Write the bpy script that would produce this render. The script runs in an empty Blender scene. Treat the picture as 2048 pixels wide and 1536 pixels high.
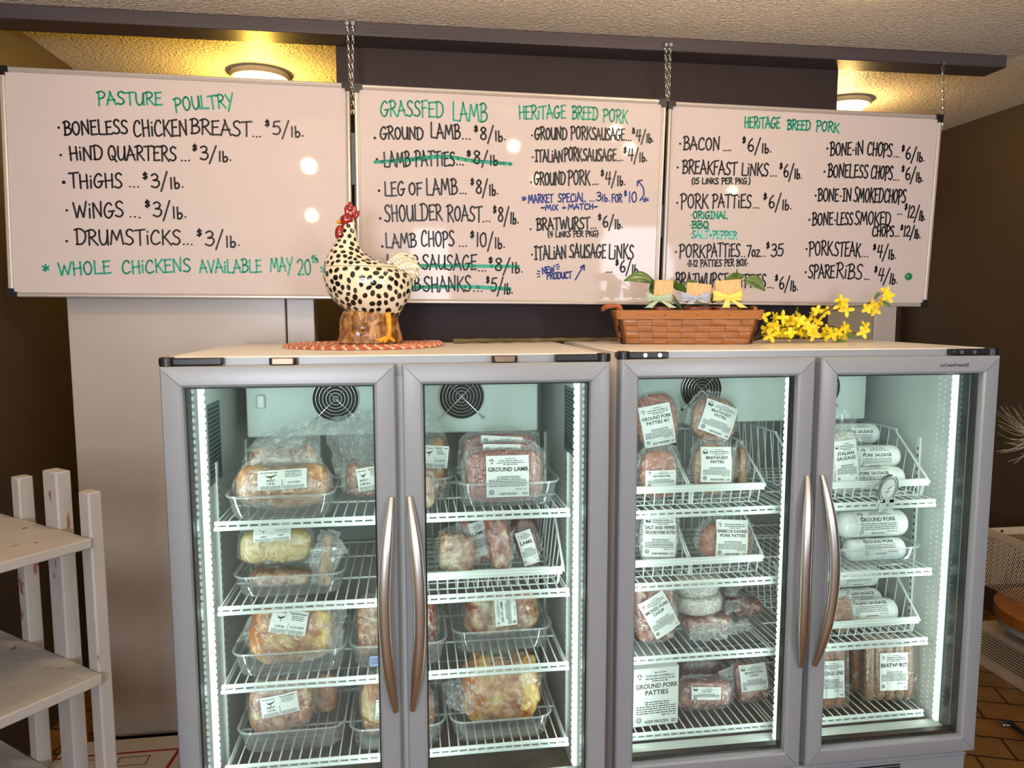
import bpy, math, random
from mathutils import Vector, Matrix, noise
from mathutils.bvhtree import BVHTree
R = math.radians
S = bpy.context.scene
COL = S.collection

def lin(r, g, b):
    def f(c):
        c /= 255.0
        return c / 12.92 if c <= 0.04045 else ((c + 0.055) / 1.055) ** 2.4
    return (f(r), f(g), f(b), 1.0)

# ------------------------------------------------------------------ camera
FPX = 1452.9
CAM = Vector((0.64616, -1.97707, 1.57))
YAW, PITCH, ROLL = 0.13805, -0.10056, -0.0014
def cam_axes():
    cy, sy, cp, sp = math.cos(YAW), math.sin(YAW), math.cos(PITCH), math.sin(PITCH)
    f = Vector((sy * cp, cy * cp, sp)); r = Vector((cy, -sy, 0)); u = r.cross(f)
    c, s = math.cos(ROLL), math.sin(ROLL)
    return c * r + s * u, -s * r + c * u, f
CR, CU, CF = cam_axes()
cd = bpy.data.cameras.new('camera')
cam = bpy.data.objects.new('camera', cd); COL.objects.link(cam)
cd.sensor_width = 36.0; cd.lens = FPX / 2048 * 36.0; cd.clip_start = 0.05
cam.matrix_world = Matrix(((CR.x, CU.x, -CF.x, CAM.x), (CR.y, CU.y, -CF.y, CAM.y), (CR.z, CU.z, -CF.z, CAM.z), (0, 0, 0, 1)))
S.camera = cam

# ------------------------------------------------------------------ world, view, lights
S.view_settings.view_transform = 'Standard'; S.view_settings.look = 'None'
S.view_settings.gamma = 1.0; S.view_settings.use_curve_mapping = False
S.view_settings.exposure = 0.42
W = bpy.data.worlds.new('world'); S.world = W; W.use_nodes = True
bg = W.node_tree.nodes['Background']; bg.inputs[0].default_value = (0.75, 0.85, 1.0, 1); bg.inputs[1].default_value = 0.25
S.cycles.use_denoising = True
S.cycles.max_bounces = 7; S.cycles.diffuse_bounces = 3; S.cycles.glossy_bounces = 3
S.cycles.transmission_bounces = 4; S.cycles.transparent_max_bounces = 24
S.cycles.sample_clamp_indirect = 3.0; S.cycles.caustics_reflective = False; S.cycles.caustics_refractive = False

FLOOR, CEIL = -0.13, 2.652
WARM = (1.0, 0.74, 0.42); DAY = (0.80, 0.88, 1.0); LEDC = (0.90, 1.0, 0.96)

def area(name, loc, rot, sx, sy, energy, color, spread=math.pi):
    d = bpy.data.lights.new(name, 'AREA'); d.shape = 'RECTANGLE'; d.size = sx; d.size_y = sy
    d.energy = energy; d.color = color; d.spread = spread
    o = bpy.data.objects.new(name, d); COL.objects.link(o); o.location = loc; o.rotation_euler = rot
    return o
def point(name, loc, energy, color, rad=0.06):
    d = bpy.data.lights.new(name, 'POINT'); d.energy = energy; d.color = color; d.shadow_soft_size = rad
    o = bpy.data.objects.new(name, d); COL.objects.link(o); o.location = loc
    return o
WINDOWS = [(2.75, 3.55, 1.15, 2.05), (0.72, 1.12, 1.15, 2.0), (-0.75, 0.15, 1.15, 2.05)]
for wx0, wx1, wz0, wz1 in WINDOWS:    # daylight entering by the shop windows behind the viewer
    area('window_daylight', ((wx0 + wx1) / 2, -3.93, (wz0 + wz1) / 2), (R(100), 0, 0), wx1 - wx0, wz1 - wz0, (62 if wx0 < 0 else 42) * (wx1 - wx0), DAY)

# ------------------------------------------------------------------ pixel -> point on a plane of the room
def ray(px, py):
    return CF + CR * ((px - 1024) / FPX) - CU * ((py - 768) / FPX)
def AT(px, py, Y):
    d = ray(px, py); return CAM + d * ((Y - CAM.y) / d.y)
def ATZ(px, py, Z):
    d = ray(px, py); return CAM + d * ((Z - CAM.z) / d.z)
def ATX(px, py, X):
    d = ray(px, py); return CAM + d * ((X - CAM.x) / d.x)

# ------------------------------------------------------------------ mesh builder
class MB:
    def __init__(s, M=None):
        s.v = []; s.f = []; s.m = []; s.M = M; s.mi = 0
    def add(s, verts, faces, mi=None):
        n = len(s.v); M = s.M
        s.v += [(M @ Vector(p))[:] if M else tuple(p) for p in verts]
        s.f += [tuple(i + n for i in f) for f in faces]; s.m += [s.mi if mi is None else mi] * len(faces)
        return s
    def box(s, x0, x1, y0, y1, z0, z1, mi=None):
        v = [(x, y, z) for z in (z0, z1) for y in (y0, y1) for x in (x0, x1)]
        return s.add(v, [(0, 2, 3, 1), (4, 5, 7, 6), (0, 1, 5, 4), (2, 6, 7, 3), (0, 4, 6, 2), (1, 3, 7, 5)], mi)
    def tube(s, path, r, n=8, closed=False, caps=True, mi=None, flat=1.0):
        P = [Vector(p) for p in path]; k = len(P); rr = r if isinstance(r, (list, tuple)) else [r] * k
        T = []
        for i in range(k):
            a = P[i - 1] if (i > 0 or closed) else P[i]; b = P[(i + 1) % k] if (i < k - 1 or closed) else P[i]
            d = b - a
            T.append(d.normalized() if d.length > 1e-9 else Vector((0, 0, 1)))
        up = Vector((0, 0, 1)) if abs(T[0].z) < 0.9 else Vector((0, 1, 0))
        N = (up - T[0] * up.dot(T[0])).normalized(); v = []; 
        for i in range(k):
            N = (N - T[i] * N.dot(T[i]))
            N = N.normalized() if N.length > 1e-6 else T[i].orthogonal().normalized()
            B = T[i].cross(N)
            for j in range(n):
                a = 2 * math.pi * j / n
                v.append(P[i] + (N * math.cos(a) * flat + B * math.sin(a)) * rr[i])
        f = []
        for i in range(k if closed else k - 1):
            a = i * n; b = ((i + 1) % k) * n
            for j in range(n):
                f.append((a + j, a + (j + 1) % n, b + (j + 1) % n, b + j))
        if caps and not closed:
            f.append(tuple(range(n - 1, -1, -1))); f.append(tuple((k - 1) * n + j for j in range(n)))
        return s.add(v, f, mi)
    def loft(s, loops, cap0=True, cap1=True, mi=None):
        n = len(loops[0]); v = [p for L in loops for p in L]; f = []
        for i in range(len(loops) - 1):
            for j in range(n):
                f.append((i * n + j, i * n + (j + 1) % n, (i + 1) * n + (j + 1) % n, (i + 1) * n + j))
        if cap0: f.append(tuple(range(n - 1, -1, -1)))
        if cap1: f.append(tuple((len(loops) - 1) * n + j for j in range(n)))
        return s.add(v, f, mi)
    def lathe(s, prof, n=24, c=(0, 0, 0), mi=None, cap0=True, cap1=True):
        L = [[(c[0] + r * math.cos(2 * math.pi * j / n), c[1] + r * math.sin(2 * math.pi * j / n), c[2] + z) for j in range(n)] for r, z in prof]
        return s.loft(L, cap0, cap1, mi)
    def prism(s, poly, y0, y1, mi=None):     # poly in x,z ; extruded in y
        return s.loft([[(x, y0, z) for x, z in poly], [(x, y1, z) for x, z in poly]], True, True, mi)
    def grid(s, fn, nu, nv, mi=None):
        v = [fn(i / nu, j / nv) for j in range(nv + 1) for i in range(nu + 1)]
        f = [(j * (nu + 1) + i, j * (nu + 1) + i + 1, (j + 1) * (nu + 1) + i + 1, (j + 1) * (nu + 1) + i) for j in range(nv) for i in range(nu)]
        return s.add(v, f, mi)
    def blob(s, c, a, b, h, p=2.0, amp=0.0, freq=2.0, seed=0.0, nu=28, nv=16, k=1.0, mi=None):
        c = Vector(c); v = []
        for j in range(nv + 1):
            th = math.pi * j / nv
            for i in range(nu):
                ph = 2 * math.pi * i / nu
                d = Vector((math.sin(th) * math.cos(ph), math.sin(th) * math.sin(ph), math.cos(th)))
                r = (abs(d.x / a) ** p + abs(d.y / b) ** p + abs(d.z / h) ** p) ** (-1 / p) * k
                q = d * r
                if amp:
                    qq = Vector((q.x / a, q.y / b, q.z / h))
                    q *= 1 + amp * noise.fractal(qq * freq + Vector((seed * 7.1, seed * 3.3, seed)), 0.9, 2.0, 3)
                v.append(c + q)
        f = [(j * nu + i, (j + 1) * nu + i, (j + 1) * nu + (i + 1) % nu, j * nu + (i + 1) % nu) for j in range(nv) for i in range(nu)]
        return s.add(v, f, mi)

def wloc(p):
    v = Vector((0, 0, 0))
    while p is not None:
        v += p.location; p = p.parent
    return v

def obj(name, mb, mat, parent=None, smooth=True, ang=40, bevel=0, subsurf=0, solid=0):
    off = wloc(parent)
    me = bpy.data.meshes.new(name)
    me.from_pydata([(x - off.x, y - off.y, z - off.z) for x, y, z in mb.v], [], mb.f)
    for m in (mat if isinstance(mat, (list, tuple)) else [mat]): me.materials.append(m)
    me.polygons.foreach_set('material_index', mb.m)
    if smooth:
        me.polygons.foreach_set('use_smooth', [True] * len(mb.f)); me.set_sharp_from_angle(angle=R(ang))
    me.update()
    o = bpy.data.objects.new(name, me); COL.objects.link(o)
    if parent: o.parent = parent
    if bevel:
        b = o.modifiers.new('b', 'BEVEL'); b.width = bevel; b.segments = 2; b.limit_method = 'ANGLE'; b.angle_limit = R(40)
    if solid:
        b = o.modifiers.new('t', 'SOLIDIFY'); b.thickness = solid
    if subsurf:
        b = o.modifiers.new('s', 'SUBSURF'); b.levels = subsurf; b.render_levels = subsurf
    return o
def tag(o, label, cat, group=None, kind=None):
    o['label'] = label; o['category'] = cat
    if group: o['group'] = group
    if kind: o['kind'] = kind
    return o
def thing(name, label, cat, loc=(0, 0, 0), group=None):
    o = bpy.data.objects.new(name, None); COL.objects.link(o); o.location = loc; o.empty_display_size = 0.05
    return tag(o, label, cat, group)
def structure(name, mb, mat, parent=None, **k):
    o = obj(name, mb, mat, parent, **k)
    if not parent: o['kind'] = 'structure'
    return o

# ------------------------------------------------------------------ materials
def newmat(name):
    m = bpy.data.materials.new(name); m.use_nodes = True
    nt = m.node_tree; b = nt.nodes['Principled BSDF']
    return m, nt, b
def pm(name, col, rough=0.5, metal=0.0, spec=0.5, var=0.0, vs=6.0, bump=0.0, bs=60.0, coat=0.0, stretch=None):
    m, nt, b = newmat(name)
    b.inputs['Base Color'].default_value = col; b.inputs['Roughness'].default_value = rough
    b.inputs['Metallic'].default_value = metal; b.inputs['Specular IOR Level'].default_value = spec
    b.inputs['Coat Weight'].default_value = coat; b.inputs['Coat Roughness'].default_value = 0.08
    tc = nt.nodes.new('ShaderNodeTexCoord'); src = tc.outputs['Object']
    if stretch:
        mp = nt.nodes.new('ShaderNodeMapping'); mp.inputs['Scale'].default_value = stretch
        nt.links.new(src, mp.inputs[0]); src = mp.outputs[0]
    if var:
        n = nt.nodes.new('ShaderNodeTexNoise'); n.inputs['Scale'].default_value = vs; n.inputs['Detail'].default_value = 5
        r = nt.nodes.new('ShaderNodeValToRGB'); e = r.color_ramp.elements
        e[0].position = 0.3; e[1].position = 0.7
        e[0].color = tuple(max(0, c * (1 - var)) for c in col[:3]) + (1,); e[1].color = tuple(min(1, c * (1 + var)) for c in col[:3]) + (1,)
        nt.links.new(src, n.inputs['Vector']); nt.links.new(n.outputs['Fac'], r.inputs[0]); nt.links.new(r.outputs[0], b.inputs['Base Color'])
    if bump:
        n = nt.nodes.new('ShaderNodeTexNoise'); n.inputs['Scale'].default_value = bs; n.inputs['Detail'].default_value = 3
        bp = nt.nodes.new('ShaderNodeBump'); bp.inputs['Strength'].default_value = bump; bp.inputs['Distance'].default_value = 0.01
        nt.links.new(src, n.inputs['Vector']); nt.links.new(n.outputs['Fac'], bp.inputs['Height']); nt.links.new(bp.outputs[0], b.inputs['Normal'])
    return m
def ramp(nt, stops):
    r = nt.nodes.new('ShaderNodeValToRGB'); e = r.color_ramp.elements
    while len(e) < len(stops): e.new(0.5)
    for el, (p, c) in zip(e, stops): el.position = p; el.color = c
    return r
def meat(name, cols, scale=22.0, rough=0.32, bump=0.35, dist=1.5, fat=None):
    m, nt, b = newmat(name)
    tc = nt.nodes.new('ShaderNodeTexCoord')
    n = nt.nodes.new('ShaderNodeTexNoise'); n.inputs['Scale'].default_value = scale; n.inputs['Detail'].default_value = 6; n.inputs['Distortion'].default_value = dist
    k = len(cols)
    r = ramp(nt, [(0.32 + 0.36 * i / (k - 1), c) for i, c in enumerate(cols)])
    nt.links.new(tc.outputs['Object'], n.inputs['Vector']); nt.links.new(n.outputs['Fac'], r.inputs[0]); nt.links.new(r.outputs[0], b.inputs['Base Color'])
    if fat:
        n2 = nt.nodes.new('ShaderNodeTexNoise'); n2.inputs['Scale'].default_value = scale * 0.8; n2.inputs['Detail'].default_value = 4; n2.inputs['Distortion'].default_value = 2.5
        r2 = ramp(nt, [(0.54, (0, 0, 0, 1)), (0.64, (1, 1, 1, 1))]); mx = nt.nodes.new('ShaderNodeMixRGB'); mx.inputs[2].default_value = fat
        mp = nt.nodes.new('ShaderNodeMapping'); mp.inputs['Location'].default_value = (3.1, 1.7, 0.4); nt.links.new(tc.outputs['Object'], mp.inputs[0]); nt.links.new(mp.outputs[0], n2.inputs['Vector'])
        nt.links.new(n2.outputs['Fac'], r2.inputs[0]); nt.links.new(r2.outputs[0], mx.inputs[0]); nt.links.new(r.outputs[0], mx.inputs[1]); nt.links.new(mx.outputs[0], b.inputs['Base Color'])
    b.inputs['Roughness'].default_value = rough; b.inputs['Coat Weight'].default_value = 0.4; b.inputs['Coat Roughness'].default_value = 0.12
    bp = nt.nodes.new('ShaderNodeBump'); bp.inputs['Strength'].default_value = bump; bp.inputs['Distance'].default_value = 0.006
    nt.links.new(n.outputs['Fac'], bp.inputs['Height']); nt.links.new(bp.outputs[0], b.inputs['Normal'])
    return m
def emis(name, col, strength, sample=True):
    m = bpy.data.materials.new(name); m.use_nodes = True; nt = m.node_tree; nt.nodes.clear()
    e = nt.nodes.new('ShaderNodeEmission'); e.inputs[0].default_value = (*col[:3], 1); e.inputs[1].default_value = strength
    o = nt.nodes.new('ShaderNodeOutputMaterial'); nt.links.new(e.outputs[0], o.inputs[0])
    if not sample: m.cycles.emission_sampling = 'NONE'
    return m
def clear(name, tint, base, edge, haze, rough=0.08, bump=0.0, bs=40.0, hazecol=(0.9, 0.95, 0.97, 1)):
    """clear plastic or glass: transparent, with a reflection that grows towards grazing view, and a little haze"""
    m = bpy.data.materials.new(name); m.use_nodes = True; nt = m.node_tree; nt.nodes.clear()
    t = nt.nodes.new('ShaderNodeBsdfTransparent'); t.inputs[0].default_value = tint
    g = nt.nodes.new('ShaderNodeBsdfGlossy'); g.inputs['Color'].default_value = (1, 1, 1, 1); g.inputs['Roughness'].default_value = rough
    lw = nt.nodes.new('ShaderNodeLayerWeight'); lw.inputs[0].default_value = 0.35
    mr = nt.nodes.new('ShaderNodeMapRange'); mr.inputs['To Min'].default_value = base; mr.inputs['To Max'].default_value = edge
    x = nt.nodes.new('ShaderNodeMixShader'); o = nt.nodes.new('ShaderNodeOutputMaterial')
    nt.links.new(lw.outputs['Facing'], mr.inputs['Value']); nt.links.new(mr.outputs[0], x.inputs[0])
    src = t.outputs[0]
    if haze:
        d = nt.nodes.new('ShaderNodeBsdfDiffuse'); d.inputs[0].default_value = hazecol
        x2 = nt.nodes.new('ShaderNodeMixShader'); x2.inputs[0].default_value = haze
        nt.links.new(src, x2.inputs[1]); nt.links.new(d.outputs[0], x2.inputs[2]); src = x2.outputs[0]
    nt.links.new(src, x.inputs[1]); nt.links.new(g.outputs[0], x.inputs[2]); nt.links.new(x.outputs[0], o.inputs[0])
    if bump:
        tc = nt.nodes.new('ShaderNodeTexCoord')
        n = nt.nodes.new('ShaderNodeTexNoise'); n.inputs['Scale'].default_value = bs; n.inputs['Detail'].default_value = 4; n.inputs['Distortion'].default_value = 1.0
        bp = nt.nodes.new('ShaderNodeBump'); bp.inputs['Strength'].default_value = bump; bp.inputs['Distance'].default_value = 0.012
        nt.links.new(tc.outputs['Object'], n.inputs['Vector']); nt.links.new(n.outputs['Fac'], bp.inputs['Height'])
        nt.links.new(bp.outputs[0], g.inputs['Normal'])
    return m

M = {}
M['cab'] = pm('white_coated_steel', lin(240, 233, 228), 0.35, var=0.02, vs=3)
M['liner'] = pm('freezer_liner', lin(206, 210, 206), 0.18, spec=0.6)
M['backliner'] = pm('freezer_back_liner_shaded', lin(150, 154, 150), 0.3)  # side liner's colour darkened for the weak strip light at the back
M['linershade'] = pm('liner_shade_strip', lin(46, 58, 58), 0.2, spec=0.6)  # dark colour stands in for the unlit front of the side liner
M['lightdot'] = pm('light_dot_gloss', lin(226, 230, 228), 0.06, spec=1.0, coat=1.0)  # for bumps added to imitate spots of LED light
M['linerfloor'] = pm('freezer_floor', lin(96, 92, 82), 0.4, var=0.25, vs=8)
M['door'] = pm('door_frame_aluminium', lin(148, 152, 158), 0.3, spec=0.6, bump=0.02, bs=8)
M['seam'] = pm('dark_seam', lin(92, 90, 96), 0.6)
M['black'] = pm('black_plastic', lin(22, 21, 22), 0.35)
M['gasket'] = pm('black_gasket', lin(14, 16, 17), 0.45)
M['steel'] = pm('brushed_handle_steel', lin(206, 200, 194), 0.33, metal=1.0, bump=0.05, bs=30, stretch=(40, 40, 1))
M['chrome'] = pm('chrome_wire', lin(200, 200, 196), 0.2, metal=1.0)
M['bronze'] = pm('bronze_latch', lin(120, 100, 84), 0.3, metal=1.0)
M['wire'] = pm('white_coated_wire', lin(226, 232, 230), 0.3)
M['glass'] = clear('door_glass', (0.905, 0.962, 0.94, 1), 0.012, 0.35, 0.0, rough=0.0)
M['film'] = clear('plastic_film', (0.985, 0.99, 0.99, 1), 0.10, 0.50, 0.035, rough=0.10, bump=1.0, bs=46)
M['bag'] = clear('loose_bag_film', (0.98, 0.985, 0.985, 1), 0.14, 0.6, 0.10, rough=0.09, bump=1.0, bs=60)
M['tub'] = clear('clear_tub_plastic', (0.94, 0.96, 0.97, 1), 0.05, 0.42, 0.06, rough=0.1)
M['led'] = emis('led_chip', LEDC, 6.5, False)
M['ledbar'] = emis('led_diffuser', LEDC, 1.1, False)
M['fanblack'] = pm('fan_black', lin(10, 11, 12), 0.6)
M['board'] = pm('whiteboard_enamel', lin(208, 194, 192), 0.05, spec=0.2, var=0.012, vs=5)
M['alu'] = pm('board_aluminium', lin(196, 186, 178), 0.35, metal=0.35, spec=0.6)
M['inkk'] = pm('black_marker', lin(12, 10, 13), 0.4); M['inkg'] = pm('green_marker', lin(28, 158, 128), 0.4)
M['inkb'] = pm('blue_marker', lin(28, 52, 140), 0.4); M['inkl'] = pm('pale_green_marker', lin(96, 205, 190), 0.4)
M['paper'] = pm('label_paper', lin(232, 234, 230), 0.45); M['print'] = pm('label_print', lin(34, 36, 38), 0.6)
M['wrap'] = pm('white_roll_wrap', lin(228, 230, 226), 0.3, bump=0.25, bs=40, coat=0.3)
M['box'] = pm('white_carton', lin(226, 228, 224), 0.55)
M['raw'] = meat('raw_breast', [lin(150, 98, 66), lin(182, 130, 92), lin(204, 160, 120)], 14, fat=lin(206, 168, 128))
M['pink'] = meat('pink_poultry', [lin(136, 80, 64), lin(182, 128, 100), lin(208, 170, 138)], 20, fat=lin(214, 190, 158))
M['skin'] = meat('chicken_skin', [lin(176, 142, 74), lin(204, 176, 108), lin(216, 196, 138)], 16, bump=0.5, fat=lin(216, 196, 142))
M['leg'] = meat('chicken_leg', [lin(140, 70, 40), lin(186, 124, 70), lin(206, 160, 92)], 9, dist=3, fat=lin(210, 178, 118))
M['red'] = meat('red_meat', [lin(96, 30, 26), lin(136, 56, 46), lin(178, 112, 96)], 22, fat=lin(212, 184, 162))
M['lamb'] = meat('ground_meat', [lin(111, 35, 31), lin(158, 65, 53), lin(200, 126, 106)], 130, bump=1.0)
M['roast'] = meat('bone_in_roast', [lin(120, 52, 42), lin(178, 136, 108), lin(204, 180, 150)], 12, dist=2.5, fat=lin(210, 194, 166))
M['patty'] = meat('patty', [lin(139, 57, 39), lin(182, 99, 71), lin(210, 142, 113)], 110, bump=1.0)
M['brat'] = meat('bratwurst', [lin(139, 90, 60), lin(171, 119, 84), lin(191, 142, 106)], 60, bump=0.4)
M['saus'] = meat('sausage', [lin(139, 73, 45), lin(167, 97, 63), lin(189, 126, 90)], 60, bump=0.4)
M['frost'] = meat('frosted_disc', [lin(176, 166, 152), lin(214, 208, 198), lin(236, 234, 228)], 60, rough=0.5, bump=0.8)
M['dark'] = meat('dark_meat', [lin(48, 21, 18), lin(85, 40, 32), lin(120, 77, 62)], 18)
M['slab'] = meat('pork_slab', [lin(112, 44, 36), lin(158, 86, 70), lin(196, 146, 124)], 14, dist=2.2, fat=lin(214, 188, 164))

# ------------------------------------------------------------------ print on labels
_tx = {}
def text_mesh(s):
    """flat outline of a printed word: 2-D points and faces, cap height 1, starting at x = 0"""
    if s not in _tx:
        cu = bpy.data.curves.new('lettering', 'FONT'); cu.body = s; cu.size = 1.0; cu.resolution_u = 2; cu.offset = 0.016
        o = bpy.data.objects.new('lettering', cu); me = bpy.data.meshes.new_from_object(o)
        v = [(p.co.x, p.co.y) for p in me.vertices]; f = [tuple(p.vertices) for p in me.polygons]
        bpy.data.objects.remove(o); bpy.data.curves.remove(cu); bpy.data.meshes.remove(me)
        x0 = min(p[0] for p in v); x1 = max(p[0] for p in v)
        v = [((x - x0) / 0.72, y / 0.72) for x, y in v]
        _tx[s] = (v, f, (x1 - x0) / 0.72)
    return _tx[s]
class Lab:
    """a printed label: origin bottom-left, units of the label's width and height, mapped to 3-D by fn(u, v, lift)"""
    def __init__(s, w, h, fn): s.w, s.h, s.fn = w, h, fn; s.ink = MB()
    def text(s, t, u, v, cap, maxw=0.92, align='c', skew=0.0):
        if not t: return
        vv, ff, tw = text_mesh(t); k = cap * s.h; kx = k
        if tw * k > maxw * s.w: kx = maxw * s.w / tw
        off = {'c': -tw * kx / 2, 'l': 0, 'r': -tw * kx}[align]
        s.ink.add([s.fn(u + (x * kx + off + y * k * skew) / s.w, v + y * k / s.h, 1) for x, y in vv], ff)
    def bar(s, u0, u1, v0, v1):
        s.ink.add([s.fn(u0, v0, 1), s.fn(u1, v0, 1), s.fn(u1, v1, 1), s.fn(u0, v1, 1)], [(0, 1, 2, 3)])
    def smallprint(s, u0, u1, v, hh, seed=0):       # print too small to read in the photo: broken strokes of ink
        rnd = random.Random(seed * 31 + int(v * 1000)); u = u0
        while u < u1:
            e = min(u1, u + rnd.uniform(0.025, 0.1)); s.bar(u, e, v, v + hh); u = e + rnd.uniform(0.008, 0.02)
    def poly(s, pts): s.ink.add([s.fn(u, v, 1) for u, v in pts], [tuple(range(len(pts)))])
    def ring(s, u, v, r, n=18, t=0.012):
        a = s.w / s.h
        for k in range(n):
            p, q = 2 * math.pi * k / n, 2 * math.pi * (k + 1) / n
            s.poly([(u + r * math.cos(p), v + r * a * math.sin(p)), (u + r * math.cos(q), v + r * a * math.sin(q)),
                    (u + (r - t) * math.cos(q), v + (r - t) * a * math.sin(q)), (u + (r - t) * math.cos(p), v + (r - t) * a * math.sin(p))])
    def animals(s, u, v, k=1.0):                     # little stacked farm-animal mark beside a tree
        a = s.w / s.h
        def q(pts): s.poly([(u + x * k, v + y * k * a) for x, y in pts])
        q([(-.05, -.02), (-.01, -.02), (-.03, .06)]); q([(-.035, -.045), (-.025, -.045), (-.025, -.02), (-.035, -.02)])
        for bx, by in ((.03, .035), (.06, -.01), (.03, -.09)):
            q([(bx - .025, by - .012), (bx + .025, by - .012), (bx + .025, by + .014), (bx - .025, by + .014)])
            q([(bx + .02, by + .004), (bx + .04, by + .012), (bx + .03, by + .026)])
            q([(bx - .022, by - .035), (bx - .012, by - .035), (bx - .012, by - .01), (bx - .022, by - .01)])
            q([(bx + .012, by - .035), (bx + .022, by - .035), (bx + .022, by - .01), (bx + .012, by - .01)])
    def sunfield(s, u, v, k=1.0):                    # round mark: sun over a dark field
        s.ring(u, v, 0.075 * k); a = s.w / s.h
        s.poly([(u - .075 * k, v - .01 * k), (u - .03 * k, v + .012 * k), (u + .01 * k, v - .012 * k), (u + .075 * k, v + .004 * k), (u + .065 * k, v - .045 * k * a), (u - .065 * k, v - .045 * k * a)])

def farm_label(L, title, mark='animals', seed=0, keep=True, extra=None):
    if mark == 'animals': L.animals(0.11, 0.885, 0.72)
    else: L.sunfield(0.13, 0.86)
    L.text('FOOD AND FLOWERS, LLC', 0.58, 0.855, 0.034, 0.64)
    L.smallprint(0.45, 0.7, 0.92, 0.012, seed); L.smallprint(0.25, 0.92, 0.815, 0.014, seed + 1); L.smallprint(0.4, 0.75, 0.775, 0.014, seed + 2)
    y = 0.62 if len(title) == 1 else 0.66
    for t in title:
        L.text(t, 0.51, y, 0.105 if len(title) == 1 else 0.082, 0.94); y -= 0.115
    y -= 0.0
    if extra: L.text(extra, 0.5, y + 0.035, 0.03, 0.6)
    rows = 6 if len(title) > 1 else 7
    for k in range(rows):
        L.smallprint(0.06 if k > 1 else 0.25, 0.94 if k > 1 else 0.8, y - 0.02 - k * 0.038, 0.015, seed + 3 + k)
    L.text('NET WT 1 LB', 0.93, 0.17, 0.03, 0.3, 'r')
    L.ring(0.12, 0.12, 0.06); L.ring(0.12, 0.12, 0.035)
    if keep: L.text('KEEP FROZEN', 0.52, 0.055, 0.048, 0.52)
    L.smallprint(0.84, 0.97, 0.08, 0.014, seed + 9); L.smallprint(0.84, 0.95, 0.05, 0.014, seed + 10)
def meat_label(L, weight, date, seed=0, kind='BREAST'):   # two-column label filled in by hand
    L.text('Food & Flowers', 0.73, 0.86, 0.085, 0.48)
    for k in range(3): L.smallprint(0.56, 0.9, 0.78 - k * 0.075, 0.025, seed + k)
    L.smallprint(0.05, 0.4, 0.86, 0.03, seed + 5)
    L.poly([(.14, .78), (.2, .64), (.28, .62), (.36, .7), (.4, .8), (.34, .74), (.27, .7), (.2, .7)])
    L.poly([(.26, .6), (.275, .5), (.29, .6)])
    if kind: L.text(kind, 0.27, 0.43, 0.09, 0.32, skew=0.2)
    L.text(weight, 0.27, 0.27, 0.1, 0.38, skew=0.2)
    L.bar(0.495, 0.505, 0.06, 0.5); L.bar(0.03, 0.97, 0.49, 0.497)
    if date: L.text(date, 0.74, 0.29, 0.1, 0.4, skew=0.2)
    for k in range(4):
        L.smallprint(0.05, 0.47, 0.17 - k * 0.045, 0.018, seed + 8 + k); L.smallprint(0.53, 0.95, 0.17 - k * 0.045, 0.018, seed + 12 + k)
def put_label(parent, w, h, fn, fill, mat=None, n=8):
    """paper label on a package with its print as a sub-part; fn(u, v, lift) gives the 3-D point"""
    p = MB()
    p.grid(lambda u, v: fn(u, v, 0), n, n)
    lo = obj('paper_label', p, mat or M['paper'], parent)
    L = Lab(w, h, fn); fill(L)
    if L.ink.v: obj('print', L.ink, M['print'], lo, smooth=False)
    return lo
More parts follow.
